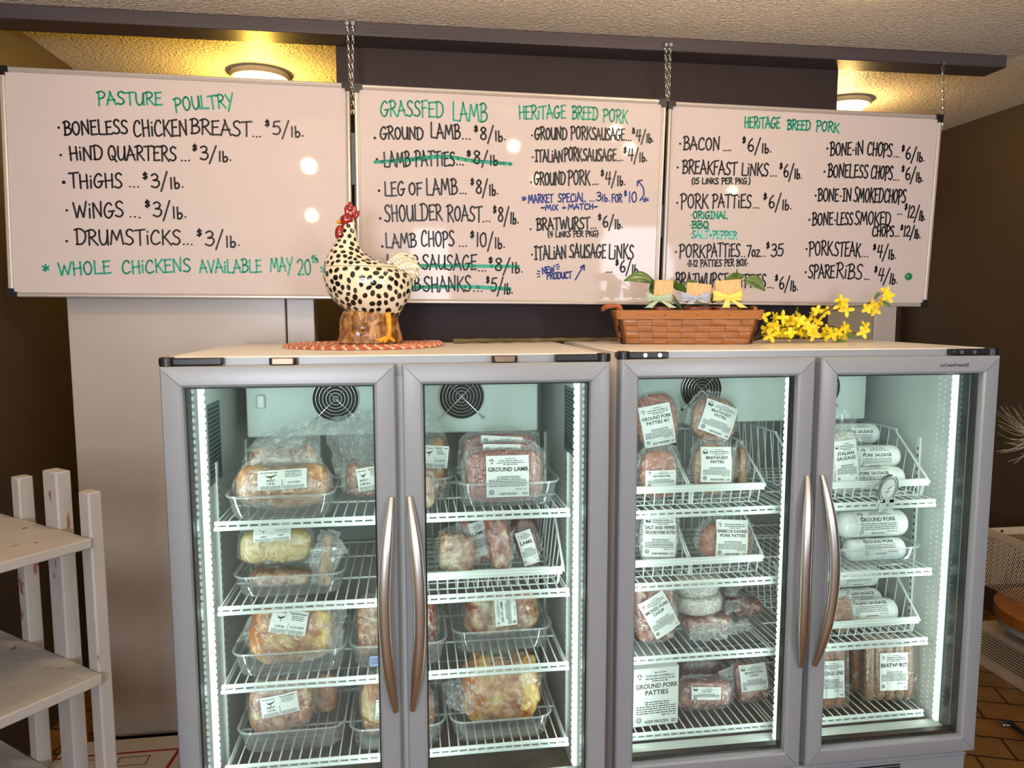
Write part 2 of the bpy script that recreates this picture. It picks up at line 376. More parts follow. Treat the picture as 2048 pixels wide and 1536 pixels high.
# ------------------------------------------------------------------ the room
def room():
    XL, XR, YB, YF = -0.835, 3.86, 2.45, -4.0
    def stipple(name, col, rough):
        m, nt, b = newmat(name)
        b.inputs['Base Color'].default_value = col; b.inputs['Roughness'].default_value = rough
        tc = nt.nodes.new('ShaderNodeTexCoord'); n = nt.nodes.new('ShaderNodeTexNoise'); n.inputs['Scale'].default_value = 80; n.inputs['Detail'].default_value = 3; n.inputs['Distortion'].default_value = 0.6
        bp = nt.nodes.new('ShaderNodeBump'); bp.inputs['Strength'].default_value = 1.0; bp.inputs['Distance'].default_value = 0.012
        nt.links.new(tc.outputs['Object'], n.inputs['Vector']); nt.links.new(n.outputs['Fac'], bp.inputs['Height']); nt.links.new(bp.outputs[0], b.inputs['Normal'])
        return m
    ceilm = stipple('stippled_ceiling_paint', lin(240, 228, 212), 0.34)
    wallm = pm('brown_wall_paint', lin(70, 57, 46), 0.55, bump=0.1, bs=120)
    darkm = pm('charcoal_wall_paint', lin(58, 46, 45), 0.6, spec=0.25, var=0.05, vs=4, bump=0.05, bs=90)
    # tile floor, laid diagonally
    fm, nt, b = newmat('slate_floor_tile')
    tc = nt.nodes.new('ShaderNodeTexCoord'); mp = nt.nodes.new('ShaderNodeMapping'); mp.inputs['Rotation'].default_value = (0, 0, R(20))
    br = nt.nodes.new('ShaderNodeTexBrick'); br.inputs['Scale'].default_value = 3.1; br.inputs['Mortar Size'].default_value = 0.018; br.inputs['Brick Width'].default_value = 0.9; br.inputs['Row Height'].default_value = 0.45
    br.inputs['Color1'].default_value = lin(150, 104, 52); br.inputs['Color2'].default_value = lin(128, 92, 50); br.inputs['Mortar'].default_value = lin(62, 42, 26)
    n = nt.nodes.new('ShaderNodeTexNoise'); n.inputs['Scale'].default_value = 9; n.inputs['Detail'].default_value = 6
    mx = nt.nodes.new('ShaderNodeMixRGB'); mx.blend_type = 'MULTIPLY'; mx.inputs[0].default_value = 0.7
    rp = ramp(nt, [(0.3, (0.55, 0.5, 0.45, 1)), (0.7, (1, 1, 1, 1))])
    nt.links.new(tc.outputs['Object'], mp.inputs[0]); nt.links.new(mp.outputs[0], br.inputs['Vector']); nt.links.new(mp.outputs[0], n.inputs['Vector'])
    nt.links.new(n.outputs['Fac'], rp.inputs[0]); nt.links.new(br.outputs['Color'], mx.inputs[1]); nt.links.new(rp.outputs[0], mx.inputs[2]); nt.links.new(mx.outputs[0], b.inputs['Base Color'])
    b.inputs['Roughness'].default_value = 0.4
    bp = nt.nodes.new('ShaderNodeBump'); bp.inputs['Strength'].default_value = 0.5; bp.inputs['Distance'].default_value = 0.01; nt.links.new(rp.outputs[0], bp.inputs['Height']); nt.links.new(bp.outputs[0], b.inputs['Normal'])
    structure('floor', MB().box(XL - 1.0, XR + 0.1, YF, YB, FLOOR - 0.1, FLOOR), fm)
    structure('ceiling', MB().box(XL - 1.0, XR + 0.1, YF, YB, CEIL, CEIL + 0.08), ceilm)
    structure('wall_back', MB().box(XL - 0.1, XR + 0.1, YB, YB + 0.1, FLOOR, CEIL), wallm)
    structure('wall_right', MB().box(XR, XR + 0.1, YF, YB, FLOOR, CEIL), wallm)
    structure('wall_left', MB().box(XL - 0.1, XL, -0.2, YB, FLOOR, CEIL), wallm)
    cream = pm('cream_wall_paint', lin(205, 196, 182), 0.6)
    structure('wall_side', MB().box(-1.93, -1.83, YF, -0.2, FLOOR, CEIL), cream)
    structure('trim_1', MB().box(-1.83, XL - 0.0, -0.3, -0.2, FLOOR, CEIL), cream)
    # wall behind the viewer with its windows
    mb = MB(); xs = sorted(WINDOWS); x = -1.93
    for wx0, wx1, wz0, wz1 in xs:
        mb.box(x, wx0, YF - 0.1, YF, FLOOR, CEIL); mb.box(wx0, wx1, YF - 0.1, YF, FLOOR, wz0); mb.box(wx0, wx1, YF - 0.1, YF, wz1, CEIL); x = wx1
    mb.box(x, XR + 0.1, YF - 0.1, YF, FLOOR, CEIL)
    structure('wall_front', mb, cream)
    skym = emis('daylight_outside', (0.8, 0.9, 1.0), 1.2, False)
    for i, (wx0, wx1, wz0, wz1) in enumerate(xs):
        fr = MB(); t = 0.04
        fr.box(wx0, wx0 + t, YF - 0.06, YF + 0.02, wz0, wz1); fr.box(wx1 - t, wx1, YF - 0.06, YF + 0.02, wz0, wz1)
        fr.box(wx0, wx1, YF - 0.06, YF + 0.02, wz0, wz0 + t); fr.box(wx0, wx1, YF - 0.06, YF + 0.02, wz1 - t, wz1)
        w = structure('window_%d' % (i + 1), fr, M['cab'])
        obj('window_pane', MB().box(wx0 + t, wx1 - t, YF - 0.05, YF - 0.04, wz0 + t, wz1 - t), skym, w)
    # charcoal partition behind the hanging boards, and the beam they hang from
    structure('wall_partition', MB().box(0.372, 2.49, 1.052, 1.16, FLOOR, CEIL), darkm)
    bt = MB(); bt.box(-1.83, 3.185, 0.925, 1.05, 2.60, CEIL)
    structure('trim_2', bt, pm('charcoal_beam', lin(76, 66, 68), 0.45, var=0.1, vs=6, bump=0.1, bs=40, stretch=(0.3, 6, 6)), bevel=0.004)
    # white door and casing on the back wall, right of the partition
    dm = pm('white_door_paint', lin(196, 188, 172), 0.45)
    a, c, e = AT(1600, 650, 2.44).x, AT(1738, 650, 2.44).x, AT(1782, 650, 2.44).x
    d = structure('door_1', MB().box(a - 0.5, c, 2.40, 2.45, FLOOR, 2.05), dm, bevel=0.003)
    structure('trim_3', MB().box(c + 0.004, min(e, XR - 0.002), 2.39, 2.45, FLOOR, 2.12), M['cab'], bevel=0.004)
room()

def ceiling_lamp(name, label, x, y, energy, r=0.13, group=None, drop=0.125, col=WARM):
    z = CEIL
    t = thing(name, label, 'ceiling lamp', (x, y, z), group)
    obj('trim_ring', MB().lathe([(r * 0.8, 0), (r, -0.004), (r * 1.02, -0.016), (r * 0.96, -0.026), (r * 0.9, -0.024)], 40, (x, y, z)), pm('lamp_ring', lin(214, 196, 158), 0.35), t)
    obj('diffuser', MB().lathe([(r * 0.9, -0.024), (r * 0.8, -0.04), (r * 0.55, -0.056), (r * 0.25, -0.063), (0.002, -0.065)], 40, (x, y, z)), emis('lamp_diffuser', (1.0, 0.80, 0.42), 2.2), t)
    point('lamp_bulb', (x, y, z - drop), energy, col, 0.035).name = 'ceiling_lamp_light'
ceiling_lamp('ceiling_lamp', 'round ceiling lamp above the whiteboard headed pasture poultry', -0.02, 1.60, 16.0, col=(1.0, .60, .09))
ceiling_lamp('ceiling_lamp', 'round ceiling lamp beside the charcoal partition, above the whiteboard that lists bacon', 2.90, 1.66, 9.0, col=(1.0, .62, .20))
for i, (x, y) in enumerate([(0.15, -0.25), (1.75, -0.15), (0.02, -1.5), (1.31, -0.83), (2.02, -0.76), (3.4, -2.25), (0.2, -3.2), (1.9, -3.2)]):  # first two are added, unseen, to brighten the freezer tops
    ceiling_lamp('ceiling_lamp', 'round ceiling lamp in the shop behind the viewer', x, y, (11.5, 9.0, 9.0)[i] if i < 3 else 4.5, drop=0.24, group='lamps over the shop floor')  # light hung well below its dome to brighten the ceiling

# ------------------------------------------------------------------ freezers
ZT, ZD, ZB, DEP = 1.4493, 1.4263, 0.1014, 0.82
def door_frame(mb, x0, x1, z0, z1):
    prof = [(0.0, 0.046), (0.0, 0.006), (0.004, 0.0012), (0.010, 0.0), (0.048, 0.0), (0.054, 0.004), (0.056, 0.012), (0.056, 0.044)]
    cs = lambda o: [(x0 + o, z0 + o), (x1 - o, z0 + o), (x1 - o, z1 - o), (x0 + o, z1 - o)]
    for k in range(4):
        loops = []
        for o, y in prof + [(0.0, 0.046)]:
            a, b = cs(o)[k], cs(o)[(k + 1) % 4]
            loops.append([(a[0], y, a[1]), (b[0], y, b[1])])
        v = [p for L in loops for p in L]; f = [(2 * i, 2 * i + 1, 2 * i + 3, 2 * i + 2) for i in range(len(loops) - 1)]
        mb.add(v, f)
    for k in range(4):      # mitred corner seams
        a, b = cs(0.010)[k], cs(0.050)[k]; n = Vector((b[1] - a[1], 0, a[0] - b[0])).normalized() * 0.0007
        mb.add([(a[0] + n.x, -0.0004, a[1] + n.z), (b[0] + n.x, -0.0004, b[1] + n.z), (b[0] - n.x, -0.0004, b[1] - n.z), (a[0] - n.x, -0.0004, a[1] - n.z)], [(0, 1, 2, 3)], 1)

def shelf_mesh(x0, x1, z, yf=0.15, yb=0.72):
    mb = MB(); r = 0.0023; n = max(2, round((x1 - x0) / 0.029)); sp = (x1 - x0) / n
    for i in range(n + 1):
        x = x0 + sp * i
        mb.tube([(x, yf + 0.004, z - 0.012), (x, yf + 0.002, z - 0.001), (x, yf + 0.01, z), (x, yb, z)], r, 6)
    for y in (0.35, 0.56, yb): mb.tube([(x0, y, z - 0.005), (x1, y, z - 0.005)], 0.0032, 6)
    mb.tube([(x0 - .006, yf, z - 0.003), (x1 + .006, yf, z - 0.003)], 0.0062, 8); mb.tube([(x0 - .008, yf, z - 0.019), (x1 + .008, yf, z - 0.019)], 0.0062, 8)
    for i in range(n + 1):
        x = x0 + sp * i
        mb.box(x - 0.0035, x + 0.0035, yf - 0.005, yf + 0.003, z - 0.019, z - 0.003)
    for x in (x0, x1): mb.tube([(x, yf, z - 0.019), (x, yf + 0.03, z - 0.016), (x, yb, z - 0.016)], 0.0035, 6)
    return mb

def freezer(label, ox, oy, Wd, m0, m1, shelves, locks, sticker, screws):
    t = thing('display_freezer', label, 'freezer', (ox, oy, FLOOR))
    T = Matrix.Translation((ox, oy, 0)); mk = lambda: MB(T)
    y0 = 0.05; w = 0.056
    mb = mk()
    mb.box(0.002, w, y0, DEP, 0.0, ZT); mb.box(Wd - w, Wd - 0.002, y0, DEP, 0.0, ZT)
    mb.box(w, Wd - w, y0, DEP, 1.395, ZT); mb.box(w, Wd - w, y0, DEP, 0.0, 0.096); mb.box(w, Wd - w, 0.765, DEP, 0.096, 1.395)
    obj('cabinet', mb, M['cab'], t, bevel=0.004)
    obj('header_panel', mk().box(0.003, Wd - 0.003, 0.0475, 0.0499, 1.39, ZT - 0.003), M['door'], t)
    ln = mk(); e = 0.004
    ln.box(w, w + e, y0 + 0.002, 0.765, 0.10, 1.395); ln.box(Wd - w - e, Wd - w, y0 + 0.002, 0.765, 0.10, 1.395)
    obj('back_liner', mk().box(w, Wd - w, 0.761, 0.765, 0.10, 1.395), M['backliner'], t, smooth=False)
    ln.box(w, Wd - w, y0 + .002, 0.765, 1.391, 1.395)
    obj('liner', ln, M['liner'], t, smooth=False)
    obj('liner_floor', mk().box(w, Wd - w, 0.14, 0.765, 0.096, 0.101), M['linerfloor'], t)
    sl = mk(); sl.loft([[(x, y, z) for y, z in ((0.052, 0.096), (0.052, 0.146), (0.058, 0.151), (0.126, 0.148), (0.134, 0.142), (0.138, 0.096))] for x in (w, Wd - w)])
    obj('sill', sl, M['liner'], t)
    gr = mk(); gr.box(0.01, Wd - 0.01, 0.03, 0.055, 0.0, 0.075); gr.prism([(0.01, 0.075), (Wd - 0.01, 0.075), (Wd - 0.02, 0.09), (0.02, 0.09)], 0.02, 0.055)
    obj('base_panel', gr, M['door'], t, bevel=0.004)
    lv = mk()
    for k in range(6): lv.box(0.25, Wd - 0.25, 0.027, 0.0305, 0.012 + k * 0.009, 0.0155 + k * 0.009)
    obj('vent_slot', lv, M['gasket'], t)
    for x in (0.08, Wd - 0.08):
        for y in (0.12, DEP - 0.08):
            obj('foot', mk().lathe([(0.022, FLOOR), (0.03, FLOOR + 0.015), (0.016, FLOOR + 0.03), (0.014, 0.0)], 12, (x, y, 0)), M['black'], t)
    mid = (m0 + m1) / 2
    ml = mk().box(mid - 0.050, mid + 0.050, y0, 0.088, 0.10, 1.395)
    obj('mullion', ml, M['liner'], t, bevel=0.003)
    # light strips: white channel with a row of chips
    strips = [(w + e, 1), (mid - 0.050, -1), (mid + 0.050, 1), (Wd - w - e, -1)]
    for i_, (x, s) in enumerate(strips):
        yo = (0.048 if Wd < 1.21 else 0.034) if i_ in (0, 3) else 0.0
        if i_ in (0, 3): obj('liner_shade_strip', mk().box(min(x, x + s * .0012), max(x, x + s * .0012), 0.0525, 0.0625 + yo, 0.152, 1.39), M['linershade'], t)  # added dark strip: shade on the wall ahead of the light strip
        ch = mk(); ch.box(min(x, x + s * 0.014), max(x, x + s * 0.014), 0.064 + yo, 0.078 + yo, 0.155, 1.385)
        lo = obj('light_strip', ch, M['ledbar'], t, bevel=0.002)
        lb = mk(); k = 60
        for i in range(k):
            z = 0.16 + (1.38 - 0.16) * (i + 0.5) / k
            lb.box(min(x + s * 0.014, x + s * 0.0165), max(x + s * 0.014, x + s * 0.0165), 0.067 + yo, 0.0755 + yo, z - 0.0055, z + 0.0055)
        obj('light_chips', lb, M['led'], lo, smooth=False)
        # the strip's own light, shining in and back over the shelves
        area('freezer_strip_light', (ox + x + s * 0.02, oy + 0.078 + yo, 0.77), (R(90), 0, R(-62 * s)), 0.02, 1.2, 0.86, LEDC)
    # evaporator housing
    bx0, bx1, bz0 = 0.104, Wd - 0.119, 1.152
    ev = mk().box(bx0, bx1, 0.50, 0.758, bz0, 1.388)
    obj('evaporator_housing', ev, pm('housing_white', lin(206, 216, 208), 0.4), t, bevel=0.005)
    fr = 0.078
    for fx in (0.394 if Wd < 1.21 else 0.455, 0.815 if Wd < 1.21 else 0.93):
        c = (fx, 0.499, 1.278)
        fo = obj('fan_opening', mk().loft([[(c[0] + fr * math.cos(a), y, c[2] + fr * math.sin(a)) for a in [2 * math.pi * j / 40 for j in range(40)]] for y in (0.4995, 0.4965)]), M['fanblack'], t)
        g = mk()
        for k in range(1, 8):
            q = fr * (k - 0.25) / 6.9
            g.tube([(c[0] + q * math.cos(a), 0.4905, c[2] + q * math.sin(a)) for a in [2 * math.pi * j / 36 for j in range(36)]], 0.0012, 5, closed=True)
        for a in (45, 135):
            dx, dz = math.cos(R(a)) * fr * 1.32, math.sin(R(a)) * fr * 1.32
            g.tube([(c[0] - dx, 0.497, c[2] - dz), (c[0] - dx * .75, 0.4895, c[2] - dz * .75), (c[0] + dx * .75, 0.4895, c[2] + dz * .75), (c[0] + dx, 0.497, c[2] + dz)], 0.0016, 6)
        for sx in (-1, 1):
            for sz in (-1, 1):
                g.tube([(c[0] + sx * fr * .935, 0.4995, c[2] + sz * fr * .935), (c[0] + sx * fr * .935, 0.494, c[2] + sz * fr * .935)], 0.006, 10)
        obj('fan_guard', g, M['chrome'], fo)
    if Wd < 1.21:
        obj('sensor_cover', mk().box(0.14, 0.166, 0.485, 0.50, 1.25, 1.295), M['liner'], t, bevel=0.004)
    # notices stuck on the side walls
    nm = pm('notice_blue', lin(86, 110, 122), 0.5)
    for x, s, a, b, z0, z1 in () if Wd > 1.21 else ((w + e, 1, 0.20, 0.34, 1.06, 1.30), (Wd - w - e, -1, 0.18, 0.33, 1.12, 1.33)):
        nt_ = mk(); nt_.box(min(x, x + s * .001), max(x, x + s * .001), a, b, z0, z1)
        no = obj('notice', nt_, nm, t, smooth=False); L = Lab(b - a, z1 - z0, lambda u, v, l, x=x, s=s, a=a, b=b, z0=z0, z1=z1: (ox + x + s * 0.0014, oy + a + (b - a) * u, z0 + (z1 - z0) * v))
        for k in range(16): L.smallprint(0.08, 0.92, 0.92 - k * 0.055, 0.022, k)
        obj('print', L.ink, M['print'], no, smooth=False)
    for x, s in ((w + e, 1), (Wd - w - e, -1)):
        for y in (0.26, 0.66): 
            st = mk(); st.box(min(x, x + s * .006), max(x, x + s * .006), y, y + 0.016, 0.13, 1.12)
            for k in range(38): st.box(min(x + s * .006, x + s * .0064), max(x + s * .006, x + s * .0064), y + 0.005, y + 0.011, 0.15 + k * 0.025, 0.16 + k * 0.025, 1)
            obj('shelf_standard', st, [M['wire'], M['gasket']], t, smooth=False)
    # glossy bumps added in two columns per side wall, imitating dots of strip light
    for x, s in ((w + e, 1), (Wd - w - e, -1)):
        sd = mk()
        for k in range(62):
            for y in (0.160, 0.188): sd.blob((x, y, 0.17 + k * 0.0194 + (0.006 if y > .17 else 0)), 0.0022, 0.006, 0.0030, nu=8, nv=6)
        obj('light_dot_bumps', sd, M['lightdot'], t)
    # shelves
    for z in shelves:
        for a, b in ((w + e + 0.028, mid - 0.022), (mid + 0.022, Wd - w - e - 0.028)):
            so = shelf_mesh(a, b, z); so.v = [(x + ox, y + oy, zz) for x, y, zz in so.v]
            obj('wire_shelf', so, M['wire'], t)
    # doors
    for k, (a, b) in enumerate(((0.0, m0), (m1, Wd))):
        d = mk(); door_frame(d, a, b, ZB, ZD)
        do = obj('door', d, [M['door'], M['seam']], t, ang=30)
        obj('glass_pane', mk().box(a + 0.054, b - 0.054, 0.016, 0.020, ZB + 0.054, ZD - 0.054), M['glass'], do, smooth=False)
        g = mk()
        for q0, q1, yy0, yy1 in ((0.0562, 0.0605, 0.022, 0.046),):
            X0, X1, Z0, Z1 = a + q0, b - q0, ZB + q0, ZD - q0; q = q1 - q0
            g.box(X0, X0 + q, yy0, yy1, Z0, Z1); g.box(X1 - q, X1, yy0, yy1, Z0, Z1); g.box(X0 + q, X1 - q, yy0, yy1, Z0, Z0 + q + 0.010); g.box(X0 + q, X1 - q, yy0, yy1, Z1 - q, Z1)
        obj('gasket', g, M['gasket'], do)
        # bowed handle on the meeting stile
        hx = b - 0.016 if k == 0 else a + 0.016; s = -1 if k == 0 else 1
        zt_, zb_ = 1.062, 0.446; P = []; rr = []
        for i in range(25):
            q = i / 24; bow = math.sin(math.pi * q)
            P.append((hx + s * (0.024 * bow - 0.002), -0.004 - 0.05 * bow ** 0.8, zt_ + (zb_ - zt_) * q)); rr.append(0.0085 + 0.0085 * min(1, bow * 1.6))
        h = mk(); h.tube(P, rr, 14, flat=0.75)
        obj('handle', h, M['steel'], do, ang=80)
        # hinge bar in the band above the door
        x0, x1 = (-0.006, 0.152) if k == 0 else (Wd - 0.152, Wd + 0.006)
        hb = mk(); hb.box(x0, x1, 0.018, 0.05, ZD + 0.002, ZT - 0.002); xx = x0 + 0.02 if k == 0 else x1 - 0.02
        hb.tube([(xx, 0.026, ZD - 0.002), (xx, 0.026, ZT + 0.001)], 0.0195, 14)
        ho = obj('hinge', hb, M['black'], t, bevel=0.003)
        if screws:
            sc = mk(); d2 = 1 if k == 0 else -1
            for q in (0.085, 0.13):
                sc = mk(); sc.tube([(xx + d2 * (q - .02), 0.0185, (ZD + ZT) / 2), (xx + d2 * (q - .02), 0.0165, (ZD + ZT) / 2)], 0.0065, 12)
                obj('screw', sc, M['chrome'], ho)
        if locks:
            lx = AT(565, 724, 0.02).x if k == 0 else AT(1010, 719, 0.02).x
            lk = MB(); lk.loft([[(lx + s1 * q, y, z) for s1, z in ((-1, ZD + .001), (1, ZD + .001), (1, ZD + .019), (-1, ZD + .019))] for q, y in ((0.036, oy + 0.05), (0.036, oy + 0.026), (0.028, oy + 0.018))])
            obj('lock_keeper', lk, M['bronze'], t, bevel=0.002)
        if sticker and k == 1:
            sx0, sx1 = AT(1881, 729, oy).x, AT(1938, 729, oy).x; sz = AT(1910, 733, oy).z
            L = Lab(sx1 - sx0, 0.02, lambda u, v, l: (sx0 + (sx1 - sx0) * u, oy - 0.0006, sz + 0.02 * v))
            L.text('IceCreamFreezer#2', 0.5, 0.0, 0.55, 1.0); L.ink.v and obj('sticker_lettering', L.ink, M['print'], do, smooth=False)
    return t
F1 = freezer('white two-door glass freezer with the spotted hen jar standing on top', 0.0, 0.0, 1.2, 0.6014, 0.6213, [.967, .715, .477, .226], True, False, False)
F2X, F2Y = 1.2555, 0.0838
F2 = freezer('white two-door glass freezer with the woven basket and yellow flowers on top', F2X, F2Y, 1.24, 0.6132, 0.633, [.925, .683, .433, .168], False, True, True)
# ------------------------------------------------------------------ hand lettering: each letter as marker strokes, cap height 1
GL = {}
def gl(ch, w, *strokes): GL[ch] = (w, strokes)
def Lp(*p): return ('L', p)
def Sp(*p): return ('S', p)
gl('A', .60, Lp((0, -.02), (.27, 1.0)), Lp((.22, 1.06), (.58, 0)), Lp((.06, .36), (.54, .4)))
gl('B', .52, Lp((.1, 1.02), (.08, -.03)), Sp((-.03, .94), (.25, 1.05), (.44, .82), (.3, .6), (.12, .53)), Sp((.12, .53), (.45, .5), (.5, .2), (.3, .02), (0, .0)))
gl('C', .56, Sp((.5, .82), (.4, 1.0), (.2, .92), (.05, .5), (.1, .1), (.3, -.02), (.54, .12)))
gl('D', .60, Lp((.1, 1.0), (.09, 0)), Sp((-.04, .96), (.28, 1.03), (.55, .75), (.54, .3), (.34, .02), (.02, .0)))
gl('E', .48, Lp((.08, 1.0), (.06, 0)), Lp((.02, .97), (.45, 1.03)), Lp((.05, .54), (.38, .57)), Lp((.05, .0), (.47, .03)))
gl('F', .46, Lp((.08, 1.0), (.06, -.05)), Lp((.0, .97), (.46, 1.05)), Lp((.05, .54), (.38, .57)))
gl('G', .62, Sp((.5, .86), (.36, 1.02), (.14, .8), (.04, .4), (.14, .06), (.34, .0), (.5, .22), (.52, .42)), Lp((.3, .42), (.64, .46)))
gl('H', .56, Lp((.07, 1.03), (.08, -.03)), Lp((.48, 1.0), (.48, -.02)), Lp((.05, .48), (.52, .55)))
gl('I', .36, Lp((.18, 1.0), (.16, 0)), Lp((.02, .98), (.36, 1.04)), Lp((0, 0), (.32, .02)))
gl('i', .18, Lp((.09, .62), (.08, 0)), Lp((.1, .86), (.1, .9)))
gl('K', .54, Lp((.08, 1.02), (.07, -.03)), Lp((.5, .98), (.1, .42)), Lp((.18, .52), (.56, -.06)))
gl('L', .48, Lp((.08, 1.05), (.06, .02), (.48, .0)))
gl('M', .78, Lp((.03, -.02), (.14, 1.02), (.38, .3), (.6, 1.05), (.74, -.02)))
gl('N', .60, Lp((.06, -.03), (.07, 1.02), (.5, .06), (.53, 1.08)))
gl('O', .58, Sp((.3, 1.0), (.1, .82), (.05, .4), (.2, .02), (.42, .1), (.53, .5), (.44, .9), (.28, 1.01)))
gl('P', .50, Lp((.1, 1.0), (.08, -.1)), Sp((-.04, .93), (.25, 1.05), (.48, .85), (.38, .56), (.1, .45)))
gl('Q', .60, Sp((.3, 1.0), (.1, .82), (.05, .4), (.2, .02), (.42, .1), (.53, .5), (.44, .9), (.28, 1.01)), Lp((.28, .3), (.6, -.12)))
gl('R', .54, Lp((.1, 1.0), (.08, -.03)), Sp((-.05, .95), (.25, 1.07), (.46, .85), (.36, .6), (.12, .5)), Lp((.2, .5), (.56, -.04)))
gl('S', .50, Sp((.46, .9), (.3, 1.03), (.1, .88), (.14, .62), (.36, .44), (.44, .2), (.26, .0), (.0, .08)))
gl('T', .54, Lp((-.02, .97), (.58, 1.04)), Lp((.27, 1.0), (.26, -.04)))
gl('U', .58, Sp((.06, 1.0), (.06, .35), (.2, .0), (.4, .12), (.5, .5), (.52, 1.0)), Lp((.52, 1.0), (.53, -.02)))
gl('V', .54, Lp((.02, 1.02), (.25, 0), (.52, 1.04)))
gl('W', .80, Lp((.02, 1.02), (.2, 0), (.4, .8), (.58, .02), (.8, 1.08)))
gl('X', .54, Lp((.04, 1.0), (.5, 0)), Lp((.5, 1.02), (.02, -.02)))
gl('Y', .54, Lp((.02, 1.0), (.25, .45)), Lp((.54, 1.06), (.1, -.3)))
gl('0', .5, Sp((.28, 1.0), (.08, .8), (.05, .35), (.2, .0), (.4, .15), (.47, .55), (.4, .92), (.26, 1.01)))
gl('1', .2, Lp((.12, 1.04), (.08, 0)))
gl('2', .5, Sp((.04, .8), (.2, 1.02), (.42, .88), (.38, .55), (.05, .02)), Lp((.05, .02), (.5, .05)))
gl('3', .48, Sp((.06, .92), (.26, 1.04), (.42, .85), (.34, .62), (.16, .55)), Sp((.16, .55), (.44, .48), (.44, .18), (.24, -.02), (.0, .1)))
gl('4', .5, Lp((.16, 1.0), (.04, .42), (.5, .46)), Lp((.42, 1.02), (.34, -.05)))
gl('5', .5, Lp((.46, 1.02), (.12, .98), (.08, .6)), Sp((.08, .6), (.36, .62), (.46, .32), (.3, .02), (.02, .06)))
gl('6', .5, Sp((.36, 1.02), (.14, .75), (.05, .3), (.2, .0), (.42, .1), (.44, .38), (.26, .5), (.08, .34)))
gl('7', .46, Lp((.02, .98), (.46, 1.02), (.2, -.04)))
gl('8', .48, Sp((.4, .88), (.24, 1.02), (.08, .84), (.2, .6), (.42, .34), (.36, .04), (.16, .0), (.04, .22), (.2, .5), (.4, .74), (.4, .9)))
gl('$', .36, Sp((.24, 1.02), (.12, 1.08), (.06, .97), (.22, .86), (.2, .72), (.03, .74)), Lp((.15, 1.16), (.12, .62)))
gl('/', .46, Lp((.0, -.34), (.42, 1.12)))
gl('l', .15, Lp((.09, .66), (.07, -.16)))
gl('b', .36, Lp((.07, .66), (.06, -.16)), Sp((.06, .12), (.22, .26), (.31, .06), (.22, -.15), (.07, -.14)))
gl('.', .16, Lp((.06, -.06), (.07, -.05)))
gl('-', .2, Lp((.04, .4), (.16, .41)))
gl('+', .4, Lp((.04, .4), (.36, .42)), Lp((.2, .62), (.19, .2)))
gl('~', .5, Sp((.04, .35), (.16, .5), (.3, .38), (.46, .5)))
gl('(', .26, Sp((.22, 1.1), (.06, .7), (.06, .3), (.2, -.15)))
gl(')', .26, Sp((.04, 1.1), (.2, .7), (.2, .3), (.04, -.15)))
gl('*', .5, Lp((.25, 1.0), (.24, .2)), Lp((.0, .78), (.5, .4)), Lp((.5, .8), (.05, .3)))
gl('t', .36, Lp((.18, 1.1), (.16, .0)), Lp((.0, .74), (.36, .78)))
gl('h', .46, Lp((.06, 1.1), (.05, 0)), Sp((.06, .4), (.22, .66), (.36, .5), (.37, 0)))
gl('z', .4, Lp((.02, .6), (.38, .6), (.02, .0), (.4, .02)))
gl('o', .4, Sp((.2, .6), (.04, .4), (.08, .05), (.28, .02), (.36, .35), (.2, .61)))
gl(' ', .34)

def spline(p, k=5):
    out = []
    n = len(p)
    for i in range(n - 1):
        a, b, c, d = p[max(0, i - 1)], p[i], p[i + 1], p[min(n - 1, i + 2)]
        for j in range(k):
            t = j / k
            out.append(tuple(0.5 * ((2 * b[q]) + (c[q] - a[q]) * t + (2 * a[q] - 5 * b[q] + 4 * c[q] - d[q]) * t * t + (3 * b[q] - a[q] - 3 * c[q] + d[q]) * t ** 3) for q in (0, 1)))
    out.append(p[-1])
    return out

